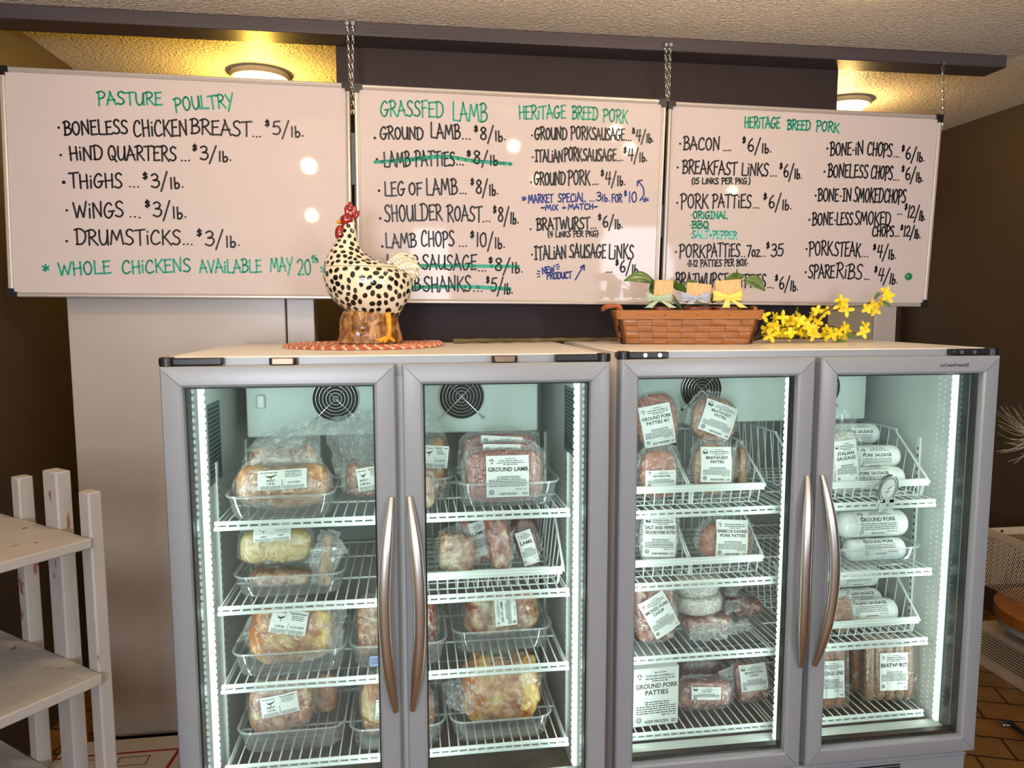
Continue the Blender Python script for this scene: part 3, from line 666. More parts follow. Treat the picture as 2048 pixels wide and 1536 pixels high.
STW = .0066
class Board:
    def __init__(s, label, q, W_, H_, crop, group=None):
        x, y, z, yw, tl, rl = q
        e = Vector((math.cos(yw), math.sin(yw), 0)); n = Vector((math.sin(yw), -math.cos(yw), 0))
        dn = Vector((0, 0, -1)) * math.cos(tl) - n * math.sin(tl)
        s.e = e * math.cos(rl) + dn * math.sin(rl); s.d = -e * math.sin(rl) + dn * math.cos(rl); s.n = s.d.cross(s.e) if s.d.cross(s.e).y < 0 else s.e.cross(s.d)
        s.T = Vector((x, y, z)); s.W, s.H = W_, H_; s.crop = crop; s.ink = {}
        s.rnd = random.Random(label)
        s.t = thing('hanging_whiteboard', label, 'whiteboard', tuple(s.T + s.e * W_ / 2 + s.d * H_))
    def P(s, u, v, k): return s.T + s.e * u + s.d * v + s.n * k
    def bx(s, mb, u0, u1, v0, v1, k0, k1):
        v = [s.P(u, vv, k) for k in (k0, k1) for vv in (v0, v1) for u in (u0, u1)]
        mb.add(v, [(0, 1, 3, 2), (4, 6, 7, 5), (0, 4, 5, 1), (2, 3, 7, 6), (0, 2, 6, 4), (1, 5, 7, 3)])
    def build(s):
        W_, H_ = s.W, s.H
        b = MB(); s.bx(b, .006, W_ - .006, .006, H_ - .006, -.012, -.002); obj('writing_surface', b, M['board'], s.t, smooth=False)
        f = MB(); w = .017
        prof = [(0, -.014), (0, .002), (.003, .005), (.009, .005), (.010, .0035), (.012, .005), (w - .001, .003), (w, -.002)]
        cs = lambda o: [(o, o), (W_ - o, o), (W_ - o, H_ - o), (o, H_ - o)]
        for k in range(4):
            L = []
            for o, y in prof:
                a, c = cs(o)[k], cs(o)[(k + 1) % 4]; L.append([s.P(a[0], a[1], y), s.P(c[0], c[1], y)])
            f.add([p for l in L for p in l], [(2 * i, 2 * i + 1, 2 * i + 3, 2 * i + 2) for i in range(len(L) - 1)])
        obj('frame', f, M['alu'], s.t, ang=25)
        for u in (0, 1):
            for v in (0, 1):
                c = MB(); L = .030; uu = (-.002, L) if u == 0 else (W_ - L, W_ + .002); vv = (-.002, L) if v == 0 else (H_ - L, H_ + .002)
                iu = uu[1] if u == 0 else uu[0]; iv = vv[1] if v == 0 else vv[0]; ou = uu[0] if u == 0 else uu[1]; ov = vv[0] if v == 0 else vv[1]
                ku = w + .001 if u == 0 else W_ - w - .001; kv = w + .001 if v == 0 else H_ - w - .001
                poly = [(ou, ov), (iu, ov), (iu, kv), (ku, kv), (ku, iv), (ou, iv)]
                c.loft([[s.P(a, b2, k) for a, b2 in poly] for k in (-.015, .0065)])
                obj('corner_cap', c, M['black'], s.t, smooth=False)
        for key, mb in s.ink.items():
            obj({'k': 'black_handwriting', 'g': 'green_handwriting', 'b': 'blue_handwriting', 'l': 'pale_green_handwriting'}[key], mb, M['ink' + key], s.t, smooth=False)
    def uv(s, cx, cy):       # where a mark read in the photo lies on the board
        ox, oy, sc = s.crop; d = ray(ox + cx / sc, oy + cy / sc)
        t = (s.T - CAM).dot(s.n) / d.dot(s.n); p = CAM + d * t - s.T
        return p.dot(s.e), p.dot(s.d)
    def stroke(s, pts, w, ink):
        mb = s.ink.setdefault(ink, MB()); k = -.0012
        for i, (u, v) in enumerate(pts):
            r = w / 2 * (1 - .12 * math.sin(i * 2.3))
            if i in (0, len(pts) - 1) or len(pts) < 4 or i % 2 == 0:
                mb.add([s.P(u + r * math.cos(a), v + r * math.sin(a), k) for a in [math.pi * q / 4 for q in range(8)]], [tuple(range(8))])
            if i:
                a = pts[i - 1]; dx, dy = u - a[0], v - a[1]; l = math.hypot(dx, dy) or 1e-9; nx, ny = -dy / l * w / 2, dx / l * w / 2
                mb.add([s.P(a[0] + nx, a[1] + ny, k), s.P(u + nx, v + ny, k), s.P(u - nx, v - ny, k), s.P(a[0] - nx, a[1] - ny, k)], [(0, 1, 2, 3)])
    def write(s, text, a, b, cap, ink='k', w=1.0):
        A, B = s.uv(*a), s.uv(*b); Cc = s.uv((a[0] + b[0]) / 2, (a[1] + b[1]) / 2 - cap); Mx = ((A[0] + B[0]) / 2, (A[1] + B[1]) / 2)
        h = math.hypot(Cc[0] - Mx[0], Cc[1] - Mx[1]); L = math.hypot(B[0] - A[0], B[1] - A[1])
        ex, ey = (B[0] - A[0]) / L, (B[1] - A[1]) / L; gx, gy = ey, -ex     # up on the board
        gap = .07; tot = sum(GL[c][0] for c in text) + gap * (len(text) - 1); k = L / tot; x = 0
        for c in text:
            gw, st = GL[c]; j = s.rnd.uniform(-.03, .03); kk = s.rnd.uniform(.96, 1.05)
            for kind, pts in st:
                pts = [(px_ + s.rnd.uniform(-.012, .012), py_ * kk + j) for px_, py_ in pts]
                if kind == 'S': pts = spline(pts)
                s.stroke([(A[0] + ex * (x + px_) * k + gx * py_ * h, A[1] + ey * (x + px_) * k + gy * py_ * h) for px_, py_ in pts], STW * w, ink)
            x += gw + gap
    def dot(s, c, r=9, ink='k'):
        u, v = s.uv(*c); u2, _ = s.uv(c[0] + r, c[1]); s.stroke([(u, v), (u + .0005, v)], (u2 - u) * 2, ink)
    def line(s, pts, w, ink):
        s.stroke(spline([s.uv(*p) for p in pts], 8), STW * w, ink)
    def rows(s, spec, ink='k'):
        for it in spec:
            if it[0] == '•': s.dot(it[1], it[2] if len(it) > 2 else 7, ink)
            else: s.write(*it, **({'ink': ink}))

BW, BH = 1.2, 0.801
b1 = Board('large whiteboard headed pasture poultry, hanging beside the one headed grassfed lamb', (-.765, .881, 2.422, .008, -.039, .006), BW, BH, (0, 0, 2.478))
b1.rows([('PASTURE', (485, 517), (805, 519), 60), ('POULTRY', (868, 550), (1160, 528), 64), ('*', (208, 1350), (240, 1352), 40), ('WHOLE', (290, 1365), (550, 1355), 62), ('CHiCKENS', (605, 1355), (946, 1345), 62),
         ('AVAiLABLE', (990, 1352), (1297, 1348), 60), ('MAY', (1340, 1345), (1450, 1345), 64), ('20', (1475, 1362), (1542, 1360), 76), ('th', (1546, 1302), (1578, 1300), 32), ('*', (1588, 1358), (1625, 1358), 42)], 'g')
b1.rows([('•', (290, 632)), ('BONELESS', (318, 668), (635, 662), 66), ('CHiCKEN', (662, 675), (930, 672), 76), ('BREAST', (945, 662), (1245, 674), 70), ('...', (1250, 674), (1295, 674), 50), ('$5/lb.', (1315, 665), (1508, 668), 62),
         ('•', (300, 768)), ('HiND', (345, 795), (510, 790), 66), ('QUARTERS', (535, 790), (875, 797), 68), ('...', (895, 793), (945, 793), 50), ('$3/lb.', (955, 788), (1150, 790), 62),
         ('•', (315, 903), 10), ('THiGHS', (345, 930), (608, 930), 68), ('...', (638, 922), (692, 924), 50), ('$3/lb.', (712, 928), (912, 922), 64),
         ('•', (330, 1042)), ('WiNGS', (365, 1080), (614, 1075), 74), ('...', (640, 1072), (700, 1074), 50), ('$3/lb.', (722, 1074), (926, 1070), 68),
         ('•', (330, 1195)), ('DRUMSTiCKS', (375, 1212), (897, 1210), 70), ('...', (905, 1208), (957, 1208), 50), ('$3/lb.', (978, 1215), (1192, 1212), 66)])
b1.build()
b2 = Board('whiteboard headed grassfed lamb and heritage breed pork, with prices struck out in green', (.453, .851, 2.401, .007, .047, .007), BW, BH, (680, 0, 2.4))
b2.rows([('GRASSFED', (195, 555), (497, 562), 72), ('LAMB', (540, 577), (707, 582), 82), ('HERiTAGE', (860, 570), (1085, 568), 60), ('BREED', (1115, 572), (1238, 575), 58), ('PORK', (1262, 582), (1380, 590), 58)], 'g')
b2.rows([('•', (167, 662)), ('GROUND', (193, 667), (400, 668), 56), ('LAMB', (435, 662), (577, 665), 66), ('...', (585, 664), (630, 665), 46), ('$8/lb.', (645, 668), (797, 668), 58),
         ('•', (177, 765)), ('LAMB', (212, 800), (338, 798), 70), ('PATTiES', (362, 795), (552, 795), 66), ('...', (558, 788), (597, 788), 46), ('$8/lb.', (610, 785), (777, 783), 56),
         ('•', (187, 915)), ('LEG', (215, 940), (312, 938), 66), ('OF', (330, 935), (395, 935), 56), ('LAMB', (415, 935), (564, 932), 72), ('...', (573, 925), (609, 927), 46), ('$8/lb.', (628, 928), (762, 928), 62),
         ('•', (193, 1048)), ('SHOULDER', (215, 1062), (490, 1056), 74), ('ROAST', (515, 1060), (682, 1062), 70), ('...', (685, 1060), (724, 1060), 46), ('$8/lb.', (735, 1062), (860, 1064), 66),
         ('•', (203, 1183)), ('LAMB', (220, 1190), (367, 1185), 64), ('CHOPS', (390, 1182), (550, 1180), 70), ('...', (570, 1180), (613, 1180), 46), ('$10/lb.', (627, 1184), (794, 1182), 62),
         ('LAMB', (225, 1288), (378, 1290), 60), ('SAUSAGE', (395, 1292), (657, 1295), 68), ('...', (663, 1298), (704, 1298), 46), ('$8/lb.', (712, 1298), (881, 1302), 58),
         ('LAMB', (240, 1398), (385, 1395), 60), ('SHANKS', (402, 1400), (630, 1398), 70), ('...', (638, 1394), (689, 1394), 46), ('$5/lb.', (700, 1398), (832, 1402), 60),
         ('•', (922, 650), 5), ('GROUND', (935, 668), (1090, 668), 54), ('PORK', (1108, 666), (1207, 668), 58), ('SAUSAGE', (1210, 670), (1367, 672), 54), ('...', (1372, 672), (1400, 672), 42), ('$4/lb.', (1402, 674), (1507, 676), 50),
         ('•', (925, 755), 5), ('ITALiAN', (938, 776), (1070, 776), 54), ('PORK', (1077, 770), (1162, 770), 60), ('SAUSAGE', (1167, 770), (1327, 772), 54), ('...', (1332, 768), (1360, 768), 42), ('$4/lb.', (1362, 768), (1477, 768), 52),
         ('•', (917, 875), 5), ('GROUND', (932, 886), (1082, 886), 58), ('PORK', (1095, 884), (1200, 885), 64), ('...', (1212, 882), (1242, 882), 42), ('$4/lb.', (1252, 882), (1372, 882), 56),
         ('•', (915, 1100), 5), ('BRATWURST', (945, 1105), (1200, 1098), 54), ('...', (1203, 1094), (1232, 1094), 42), ('$6/lb.', (1240, 1090), (1360, 1088), 52),
         ('•', (922, 1222), 5), ('ITALiAN', (935, 1247), (1087, 1240), 60), ('SAUSAGE', (1102, 1237), (1277, 1238), 62), ('LiNKS', (1290, 1242), (1410, 1242), 66),
         ('...', (1278, 1303), (1310, 1303), 42), ('$6/lb.', (1322, 1306), (1442, 1306), 52)])
for t_, a_, b_, c_ in (('(4 LiNKS PER PKG)', (998, 1138), (1240, 1134), 26),): b2.write(t_, a_, b_, c_, 'k', .75)
for t_, a_, b_, c_ in (('*', (874, 968), (893, 968), 26), ('MARKET', (905, 975), (1024, 970), 38), ('SPECiAL', (1048, 970), (1178, 966), 38), ('...', (1197, 964), (1224, 964), 30), ('3lb.', (1232, 962), (1297, 960), 40), ('FOR', (1305, 970), (1354, 970), 36), ('$10', (1364, 972), (1425, 970), 50), ('*', (1452, 976), (1480, 976), 30),
                       ('~MiX', (965, 1008), (1047, 1008), 25), ('+', (1066, 1008), (1086, 1008), 25), ('MATCH~', (1095, 1005), (1237, 1003), 25), ('NEW', (972, 1314), (1032, 1306), 30), ('PRODUCT', (993, 1340), (1113, 1335), 30)): b2.write(t_, a_, b_, c_, 'b', .85)
b2.line([(1440, 962), (1458, 935), (1455, 900), (1434, 872)], .9, 'b'); b2.line([(1428, 892), (1430, 870), (1450, 866)], .9, 'b')
b2.line([(1130, 1343), (1150, 1308), (1172, 1274)], .9, 'b'); b2.line([(1154, 1284), (1172, 1273), (1172, 1296)], .9, 'b')
for p_ in (((948, 1300), (960, 1303)), ((946, 1314), (958, 1315)), ((948, 1330), (960, 1327)), ((1036, 1272), (1050, 1268)), ((1040, 1282), (1054, 1278)), ((1040, 1292), (1052, 1290))): b2.line(p_, .7, 'b')
b2.line([(167, 778), (350, 766), (500, 752), (640, 772), (820, 787)], 2.0, 'g'); b2.line([(180, 776), (340, 756), (500, 744), (640, 766), (800, 778)], .5, 'g')
b2.line([(225, 1274), (560, 1276), (855, 1279)], 2.0, 'g'); b2.line([(350, 1379), (600, 1376), (815, 1387)], 2.2, 'g')
b2.build()
b3 = Board('whiteboard headed heritage breed pork only, with bacon first and a green magnet low down', (1.675, .895, 2.397, .002, .028, .010), BW, BH, (1300, 60, 2.648))
b3.rows([('HERiTAGE', (500, 517), (690, 521), 56), ('BREED', (728, 527), (850, 530), 48), ('PORK', (880, 532), (1000, 542), 50)], 'g')
b3.rows([('•', (160, 602), 6), ('BACON', (178, 634), (370, 636), 64), ('....', (388, 635), (432, 636), 44), ('$6/lb.', (488, 640), (647, 640), 62),
         ('•', (147, 728), 6), ('BREAKFAST', (172, 757), (460, 766), 66), ('LiNKS', (485, 768), (627, 773), 62), ('...', (638, 770), (674, 771), 44), ('$6/lb.', (685, 776), (807, 779), 62),
         ('•', (145, 915), 6), ('PORK', (163, 942), (308, 943), 70), ('PATTiES', (330, 940), (537, 943), 68), ('...', (548, 940), (582, 940), 44), ('$6/lb.', (600, 942), (752, 942), 66),
         ('•', (138, 1175), 6), ('PORK', (155, 1202), (292, 1204), 64), ('PATTiES', (300, 1200), (477, 1200), 66), ('..', (482, 1198), (508, 1198), 44), ('7oz', (512, 1198), (582, 1198), 56), ('..', (588, 1196), (612, 1196), 44), ('$35', (615, 1198), (707, 1197), 62),
         ('BRATWURST', (135, 1360), (410, 1362), 70), ('PATTiES', (432, 1362), (614, 1363), 66), ('...', (622, 1362), (657, 1363), 44), ('$6/lb.', (660, 1370), (787, 1372), 62),
         ('•', (940, 628), 6), ('BONE', (955, 662), (1068, 662), 66), ('-', (1072, 660), (1082, 660), 60), ('iN', (1088, 660), (1132, 658), 66), ('CHOPS', (1150, 662), (1282, 670), 68), ('...', (1290, 668), (1324, 670), 44), ('$6/lb.', (1330, 682), (1457, 688), 60),
         ('•', (925, 750), 6), ('BONELESS', (943, 778), (1155, 783), 66), ('CHOPS', (1170, 784), (1284, 792), 66), ('...', (1288, 790), (1322, 792), 44), ('$6/lb.', (1330, 792), (1450, 796), 60),
         ('•', (878, 877), 6), ('BONE', (890, 906), (1000, 906), 64), ('-', (1005, 905), (1015, 905), 60), ('IN', (1020, 905), (1067, 905), 62), ('SMOKED', (1080, 906), (1234, 914), 72), ('CHOPS', (1240, 912), (1354, 917), 68),
         ('...', (1310, 973), (1337, 974), 44), ('$12/lb.', (1345, 992), (1462, 1000), 62),
         ('•', (845, 1005), 6), ('BONE', (860, 1032), (970, 1032), 62), ('-', (975, 1030), (984, 1030), 58), ('LESS', (988, 1031), (1074, 1032), 60), ('SMOKED', (1085, 1030), (1274, 1031), 66),
         ('CHOPS', (1178, 1092), (1292, 1092), 52), ('...', (1297, 1090), (1322, 1090), 40), ('$12/lb.', (1325, 1092), (1435, 1096), 54),
         ('•', (830, 1160), 6), ('PORK', (843, 1193), (967, 1191), 70), ('STEAK', (975, 1196), (1114, 1199), 72), ('...', (1122, 1197), (1160, 1198), 44), ('$4/lb.', (1178, 1202), (1307, 1207), 60),
         ('•', (825, 1283), 6), ('SPARE', (840, 1312), (977, 1312), 66), ('RiBS', (985, 1312), (1124, 1319), 74), ('...', (1135, 1318), (1165, 1319), 44), ('$4/lb.', (1182, 1326), (1314, 1336), 64)])
b3.write('(15 LiNKS PER PKG.)', (222, 815), (532, 815), 30, 'k', .8); b3.write('•'.replace('•', '-') + '11-12 PATTiES PER BOX-', (197, 1254), (520, 1248), 34, 'k', .8)
b3.write('ORiGINAL', (228, 998), (412, 998), 36, 'g'); b3.write('BBQ', (222, 1050), (312, 1050), 36, 'g'); b3.write('SALT+PEPPER', (222, 1100), (460, 1106), 38, 'l')
for c_ in ((217, 980), (214, 1035)): b3.dot(c_, 4, 'g')
b3.dot((215, 1083), 4, 'l')
b3.build()
# black magnetic strips hooked on the frames between the boards
def strip(board, u, v0, v1, w=.024, k=-.016):
    m = MB(); board.bx(m, u - w / 2, u + w / 2, v0, v1, k, k + .008); obj('black_strip', m, M['black'], board.t, bevel=.001)
strip(b2, -.004, .17, .36); strip(b2, .006, .36, .62); strip(b2, BW - .002, .40, .53); strip(b3, -.001, .40, .52)
# round green magnet
u_, v_ = b3.uv(1367, 1305)
mg = MB(); c0 = b3.P(u_, v_, -.002); 
mg.loft([[b3.P(u_ + r * math.cos(a), v_ + r * math.sin(a), k) for a in [2 * math.pi * i / 24 for i in range(24)]] for r, k in ((.0145, -.0015), (.0155, .003), (.014, .007), (.008, .0095), (.001, .0102))])
tag(obj('round_magnet', mg, pm('green_magnet_plastic', lin(14, 132, 70), 0.25)), 'round green magnet stuck on the whiteboard that lists spare ribs', 'magnet')

# chains from the beam down to the board corners
def chain(px, py, px2, py2, tail, label, group=None):
    top = AT(px, py, .917); bot = AT(px2, py2, .917); bot = Vector((bot.x, .917, bot.z))
    end = bot + Vector((0.002, 0, -tail)); pts = []
    t = thing('hanging_chain', label, 'chain', tuple(top), group)
    mb = MB(); n1 = int((bot - top).length / .0165); n2 = int(tail / .0165)
    allp = [top.lerp(bot, i / n1) for i in range(n1)] + [bot.lerp(end, i / max(1, n2)) for i in range(n2 + 1)]
    for i, c in enumerate(allp[1:]):
        a = 0.5 if i % 2 else 0.5 + math.pi / 2; hh, ww = .0108, .0046
        P = [c + Vector((math.cos(a) * ww * math.cos(q), math.sin(a) * ww * math.cos(q), hh * math.sin(q))) for q in [2 * math.pi * k / 10 for k in range(10)]]
        mb.tube(P, .0014, 5, closed=True)
    obj('links', mb, M['chrome'], t)
    obj('screw_head', MB().tube([top + Vector((0, .0078, 0)), top + Vector((0, -.010, 0))], .0075, 14), M['chrome'], t)
chain(694.5, 48, 700, 168, .10, 'thin steel chain holding the pasture poultry whiteboard, beside another chain')
chain(706, 48, 704.5, 168, .10, 'thin steel chain holding the lamb whiteboard near its heading grassfed lamb')
chain(1331.5, 91, 1333.5, 200, .11, 'thin steel chain holding the lamb whiteboard by the corner beside ground pork sausage')
chain(1340.5, 91, 1337.5, 203, .11, 'thin steel chain holding the bacon whiteboard by the corner above bacon')
chain(1885.5, 128, 1887, 232, .05, 'single thin steel chain near the end of the charcoal beam')
# ------------------------------------------------------------------ hen jar
def hen():
    Y = 0.62; k = .396e-3
    base = ATZ(560 + 810 / 4.517, 400 + 1312 / 4.517, ZT); base.z = ZT
    Y = 0.60; zmat = ZT + .0135
    dep = (Vector((base.x, Y, ZT)) - CAM).dot(CF); k = dep / FPX / 4.517
    bx = AT(560 + 810 / 4.517, 690, Y).x
    X = lambda u: bx + (u - 810) * k
    Z = lambda v: zmat + (1310 - v) * k
    t = thing('hen_cookie_jar', 'ceramic hen jar, cream with black spots, red comb and tree stump base', 'cookie jar', (bx, Y, zmat))
    cream = pm('cream_glaze', lin(240, 228, 200), 0.12, spec=0.6, coat=0.6)
    blk = pm('black_glaze', lin(24, 22, 20), 0.15, coat=0.5)
    redg = pm('red_glaze', lin(142, 26, 22), 0.15, var=0.35, vs=60, coat=0.6)
    yel = pm('yellow_glaze', lin(226, 160, 34), 0.18, var=0.2, vs=50, coat=0.5)
    def sect(rows, dscale):
        L = []
        for v, l, r in rows:
            cx, rx = (X(l) + X(r)) / 2, (X(r) - X(l)) / 2; ry = rx * dscale(v)
            L.append([(cx + rx * math.cos(a), Y + ry * math.sin(a), Z(v)) for a in [2 * math.pi * i / 40 for i in range(40)]])
        return L
    ds = lambda v: 0.80 if v > 620 else (0.80 + 0.2 * (620 - v) / 300 if v > 320 else 1.0)
    low = [(1092, 900, 1040), (1084, 780, 1070), (1062, 690, 1085), (1040, 632, 1100), (1000, 560, 1122), (950, 510, 1152), (900, 472, 1176), (850, 447, 1190), (800, 430, 1198), (750, 420, 1196), (700, 418, 1172), (672, 420, 1130), (655, 424, 1085), (648, 428, 1075)]
    lid = [(644, 430, 1072), (640, 426, 1070), (625, 426, 1040), (600, 434, 968), (575, 444, 900), (550, 456, 848), (520, 470, 800), (500, 480, 778), (470, 496, 756), (440, 518, 740), (400, 548, 722), (360, 578, 716), (320, 596, 713), (280, 600, 708), (240, 602, 702), (215, 606, 694), (196, 616, 680), (184, 634, 664), (181, 645, 655)]
    a = MB().loft(sect(low, ds)); bo = obj('bowl', a, cream, t, ang=70)
    b = MB().loft(sect(lid, ds)); lo = obj('lid', b, cream, t, ang=70)
    # glazed spots
    rnd = random.Random(4)
    for mb, host, lo_v, hi_v in ((a, bo, 0, 1), (b, lo, 0, 1)):
        tr = BVHTree.FromPolygons([Vector(p) for p in mb.v], mb.f); pts = []; sp = MB()
        polys = [f for f in mb.f if len(f) == 4]; ar = []
        for f in polys:
            p = [Vector(mb.v[i]) for i in f]; ar.append((p[2] - p[0]).cross(p[3] - p[1]).length / 2)
        tries = 0
        while tries < 9000:
            tries += 1
            f = rnd.choices(polys, ar)[0]; p = [Vector(mb.v[i]) for i in f]; u, v = rnd.random(), rnd.random()
            q = p[0].lerp(p[1], u).lerp(p[3].lerp(p[2], u), v)
            if any((q - o).length < .0214 - (.003 if host is lo else 0) for o in pts): continue
            if abs(q.z - Z(645)) < .0085 or q.z > Z(285) or (q.z < Z(1075)): continue
            pts.append(q)
            _, nrm, _, _ = tr.find_nearest(q)
            tx = nrm.cross(Vector((0, 0, 1))).normalized(); ty = nrm.cross(tx)
            an = rnd.uniform(0, 3.14); r1 = rnd.uniform(.0092, .0122) * (0.84 if host is lo else 1); r2 = r1 * rnd.uniform(.66, .9)
            ring = []
            for j in range(14):
                w = 2 * math.pi * j / 14; d0 = math.cos(w) * r1; d1 = math.sin(w) * r2
                c = q + tx * (d0 * math.cos(an) - d1 * math.sin(an)) + ty * (d0 * math.sin(an) + d1 * math.cos(an))
                co, nn, _, _ = tr.find_nearest(c); ring.append(co + nn * .0005 if nn.dot(nrm) > 0 else co + nrm * .0005)
            co, nn, _, _ = tr.find_nearest(q); ctr = co + nrm * .0011
            sp.add(ring + [ctr], [(j, (j + 1) % 14, 14) for j in range(14)])
        obj('glazed_spots', sp, blk, host, ang=80)
    # head
    face = MB().blob((X(636), Y, Z(236)), 60 * k, 62 * k, 58 * k, p=2.3, amp=.08, freq=1.6, seed=2); obj('face', face, redg, t)
    for s in (-1, 1):
        obj('eye', MB().blob((X(640), Y + s * 60 * k, Z(222)), 10 * k, 6 * k, 10 * k), blk, t)
    bk = MB().tube([(X(588), Y, Z(246)), (X(565), Y, Z(248)), (X(545), Y, Z(254)), (X(534), Y, Z(260))], [24 * k, 19 * k, 9 * k, 2 * k], 12); obj('beak', bk, yel, t)
    cm = MB()
    for cx_, cz_, rx, rz, ti in ((640, 150, 26, 52, 0), (664, 120, 24, 50, .1), (696, 150, 24, 46, .35), (722, 186, 20, 42, .5), (672, 178, 50, 32, 0)):
        cm.M = Matrix.Translation((X(cx_), Y, Z(cz_))) @ Matrix.Rotation(ti, 4, 'Y'); cm.blob((0, 0, 0), rx * k, 17 * k, rz * k, p=2.0, amp=.1, freq=2, seed=cx_)
    cm.M = None; obj('comb', cm, redg, t)
    for s in (-1, 1):
        wa = MB(Matrix.Translation((X(578), Y + s * 22 * k, Z(345))) @ Matrix.Rotation(.12, 4, 'Y')); wa.blob((0, 0, 0), 48 * k, 26 * k, 64 * k, p=2.2, amp=.07, freq=1.5, seed=s); obj('wattle', wa, redg, t)
    # tail: a fan of ribbed feathers curling over
    for i, (tip, mid, root, w) in enumerate((((1168, 545), (1095, 545), (985, 612), 26), ((1222, 572), (1130, 560), (1000, 640), 30), ((1246, 618), (1165, 590), (1020, 660), 32), ((1252, 672), (1190, 628), (1050, 680), 32), ((1244, 735), (1200, 672), (1080, 700), 30), ((1205, 765), (1180, 715), (1110, 715), 26))):
        P = spline([root, mid, tip], 6); off = (i % 3 - 1) * 26 * k
        fm_ = MB(); fm_.tube([(X(u), Y + off, Z(v)) for u, v in P], [w * k * (.75 + .5 * math.sin(math.pi * min(1, j / (len(P) - 1) * .85))) * (1 if j < len(P) - 1 else .45) for j in range(len(P))], 12, flat=1.0)
        fo = obj('tail_feather', fm_, cream, t, ang=70)
        bb = MB()
        for j in range(2, len(P) - 1):
            u, v = P[j]; bb.tube([(X(u) - 8 * k, Y + off - w * k * 1.14, Z(v) + 9 * k), (X(u) + 6 * k, Y + off - w * k * 1.14, Z(v) - 5 * k)], 2.6 * k, 5)
        obj('barb_marks', bb, blk, fo)
    # stump
    brown = meat('stump_glaze', [lin(96, 58, 22), lin(150, 100, 52), lin(206, 160, 104)], 16, rough=.15, bump=.6, dist=2.5)
    L = []; n = 72
    for v, l, r in ((1315, 524, 1098), (1290, 530, 1094), (1250, 545, 1085), (1200, 552, 1075), (1150, 556, 1066), (1100, 565, 1062), (1060, 580, 1060), (1030, 600, 1050), (1020, 640, 1010)):
        cx, rx = (X(l) + X(r)) / 2, (X(r) - X(l)) / 2; ring = []
        for i in range(n):
            w = 2 * math.pi * i / n; g = 1 + .03 * math.sin(w * 17 + v * .004) + .018 * math.sin(w * 29 + 1 + v * .01) + (.05 * math.sin(w * 5 + 1.2) if v > 1240 else 0)
            ring.append((cx + rx * g * math.cos(w), Y + rx * .78 * g * math.sin(w), Z(v)))
        L.append(ring)
    so = obj('stump', MB().loft(L), brown, t, ang=60)
    kn = MB(); yk = Y - (X(1080) - X(540)) / 2 * .78
    for q in (50, 34, 18): kn.tube([(X(765 + q * math.cos(w)), yk + 6 * k + .0004 * q * 0, Z(1180 + q * .9 * math.sin(w))) for w in [2 * math.pi * j / 24 for j in range(24)]], 8 * k, 6, closed=True)
    kn.blob((X(765), yk + 8 * k, Z(1180)), 44 * k, 14 * k, 40 * k); obj('knot', kn, brown, so)
    # leg and foot in front of the stump
    lg = MB(); yl = Y - .092
    lg.tube([(X(985), yl + .02, Z(1060)), (X(992), yl, Z(1120)), (X(996), yl - .004, Z(1190)), (X(990), yl - .008, Z(1250)), (X(985), yl - .012, Z(1275))], [26 * k, 25 * k, 23 * k, 24 * k, 22 * k], 12)
    for tx, tz, ty in ((880, 1292, -.02), (905, 1304, -.03), (955, 1306, -.034), (1045, 1300, -.022)):
        lg.tube([(X(988), yl - .01, Z(1262)), (X((988 + tx) / 2), yl - .012 + ty * .4, Z(1262 + (tz - 1262) * .35)), (X(tx), yl - .005 + ty, Z(tz - 4))], [20 * k, 17 * k, 10 * k], 8)
    obj('leg', lg, yel, t)
    return bx, Y
HX, HY = hen()

# braided round mat under the hen
def mat():
    c = Vector((HX - .015, HY - .035, ZT)); r = AT(884, 690, c.y).x - c.x; r = .272
    m1, m2 = pm('coral_braid', lin(198, 108, 82), 0.8, var=.25, vs=60), pm('cream_braid', lin(232, 202, 176), 0.8)
    mb = MB(); turns = 13
    for j in range(turns):
        q = r * (j + .5) / turns; n = max(10, int(q * 2 * math.pi / .012))
        for i in range(n):
            a0 = 2 * math.pi * (i + j * .37) / n; a1 = a0 + 2 * math.pi / n * 1.5; dr = r / turns * .3
            z0 = .0035 + .007 * max(0, math.cos(a0 - .15)) ** 6 * (q / r) ** 4
            mb.tube([(c.x + (q - dr) * math.cos(a0), c.y + (q - dr) * math.sin(a0), ZT + z0), (c.x + q * math.cos((a0 + a1) / 2), c.y + q * math.sin((a0 + a1) / 2), ZT + z0 + .0022), (c.x + (q + dr) * math.cos(a1), c.y + (q + dr) * math.sin(a1), ZT + z0)], [.003, .0048, .003], 6, mi=0 if (i + j) % 3 else 1)
    o = obj('braided_mat', mb, [m1, m2], None)
    # seat the mat as a thing of its own on the freezer top
    tag(o, 'round coral and cream braided mat under the hen jar', 'mat')
mat()

# dry stick lying on the freezer tops
st = MB(); P = spline([(.80, .70, .009), (.95, .715, .012), (1.1, .735, .012), (1.28, .75, .012), (1.45, .76, .010), (1.56, .755, .008)], 6)
st.tube([(x, y, ZT + z + .0006 * math.sin(i * 2.1)) for i, (x, y, z) in enumerate([(a[0], a[1], P[i][1] * 0 + .010) for i, a in enumerate(P)])], [.0085 - .003 * i / len(P) + .0009 * math.sin(i * 1.7) for i in range(len(P))], 8)
st.tube([(1.12, .737, ZT + .012), (1.2, .70, ZT + .012), (1.27, .672, ZT + .008)], [.004, .003, .002], 6)
tag(obj('dry_stick', st, pm('bark', lin(104, 92, 58), 0.8, var=.4, vs=30, bump=.6, bs=80, stretch=(.3, 1, 1))), 'dry brown stick lying on the freezer tops behind the basket and hen', 'stick')

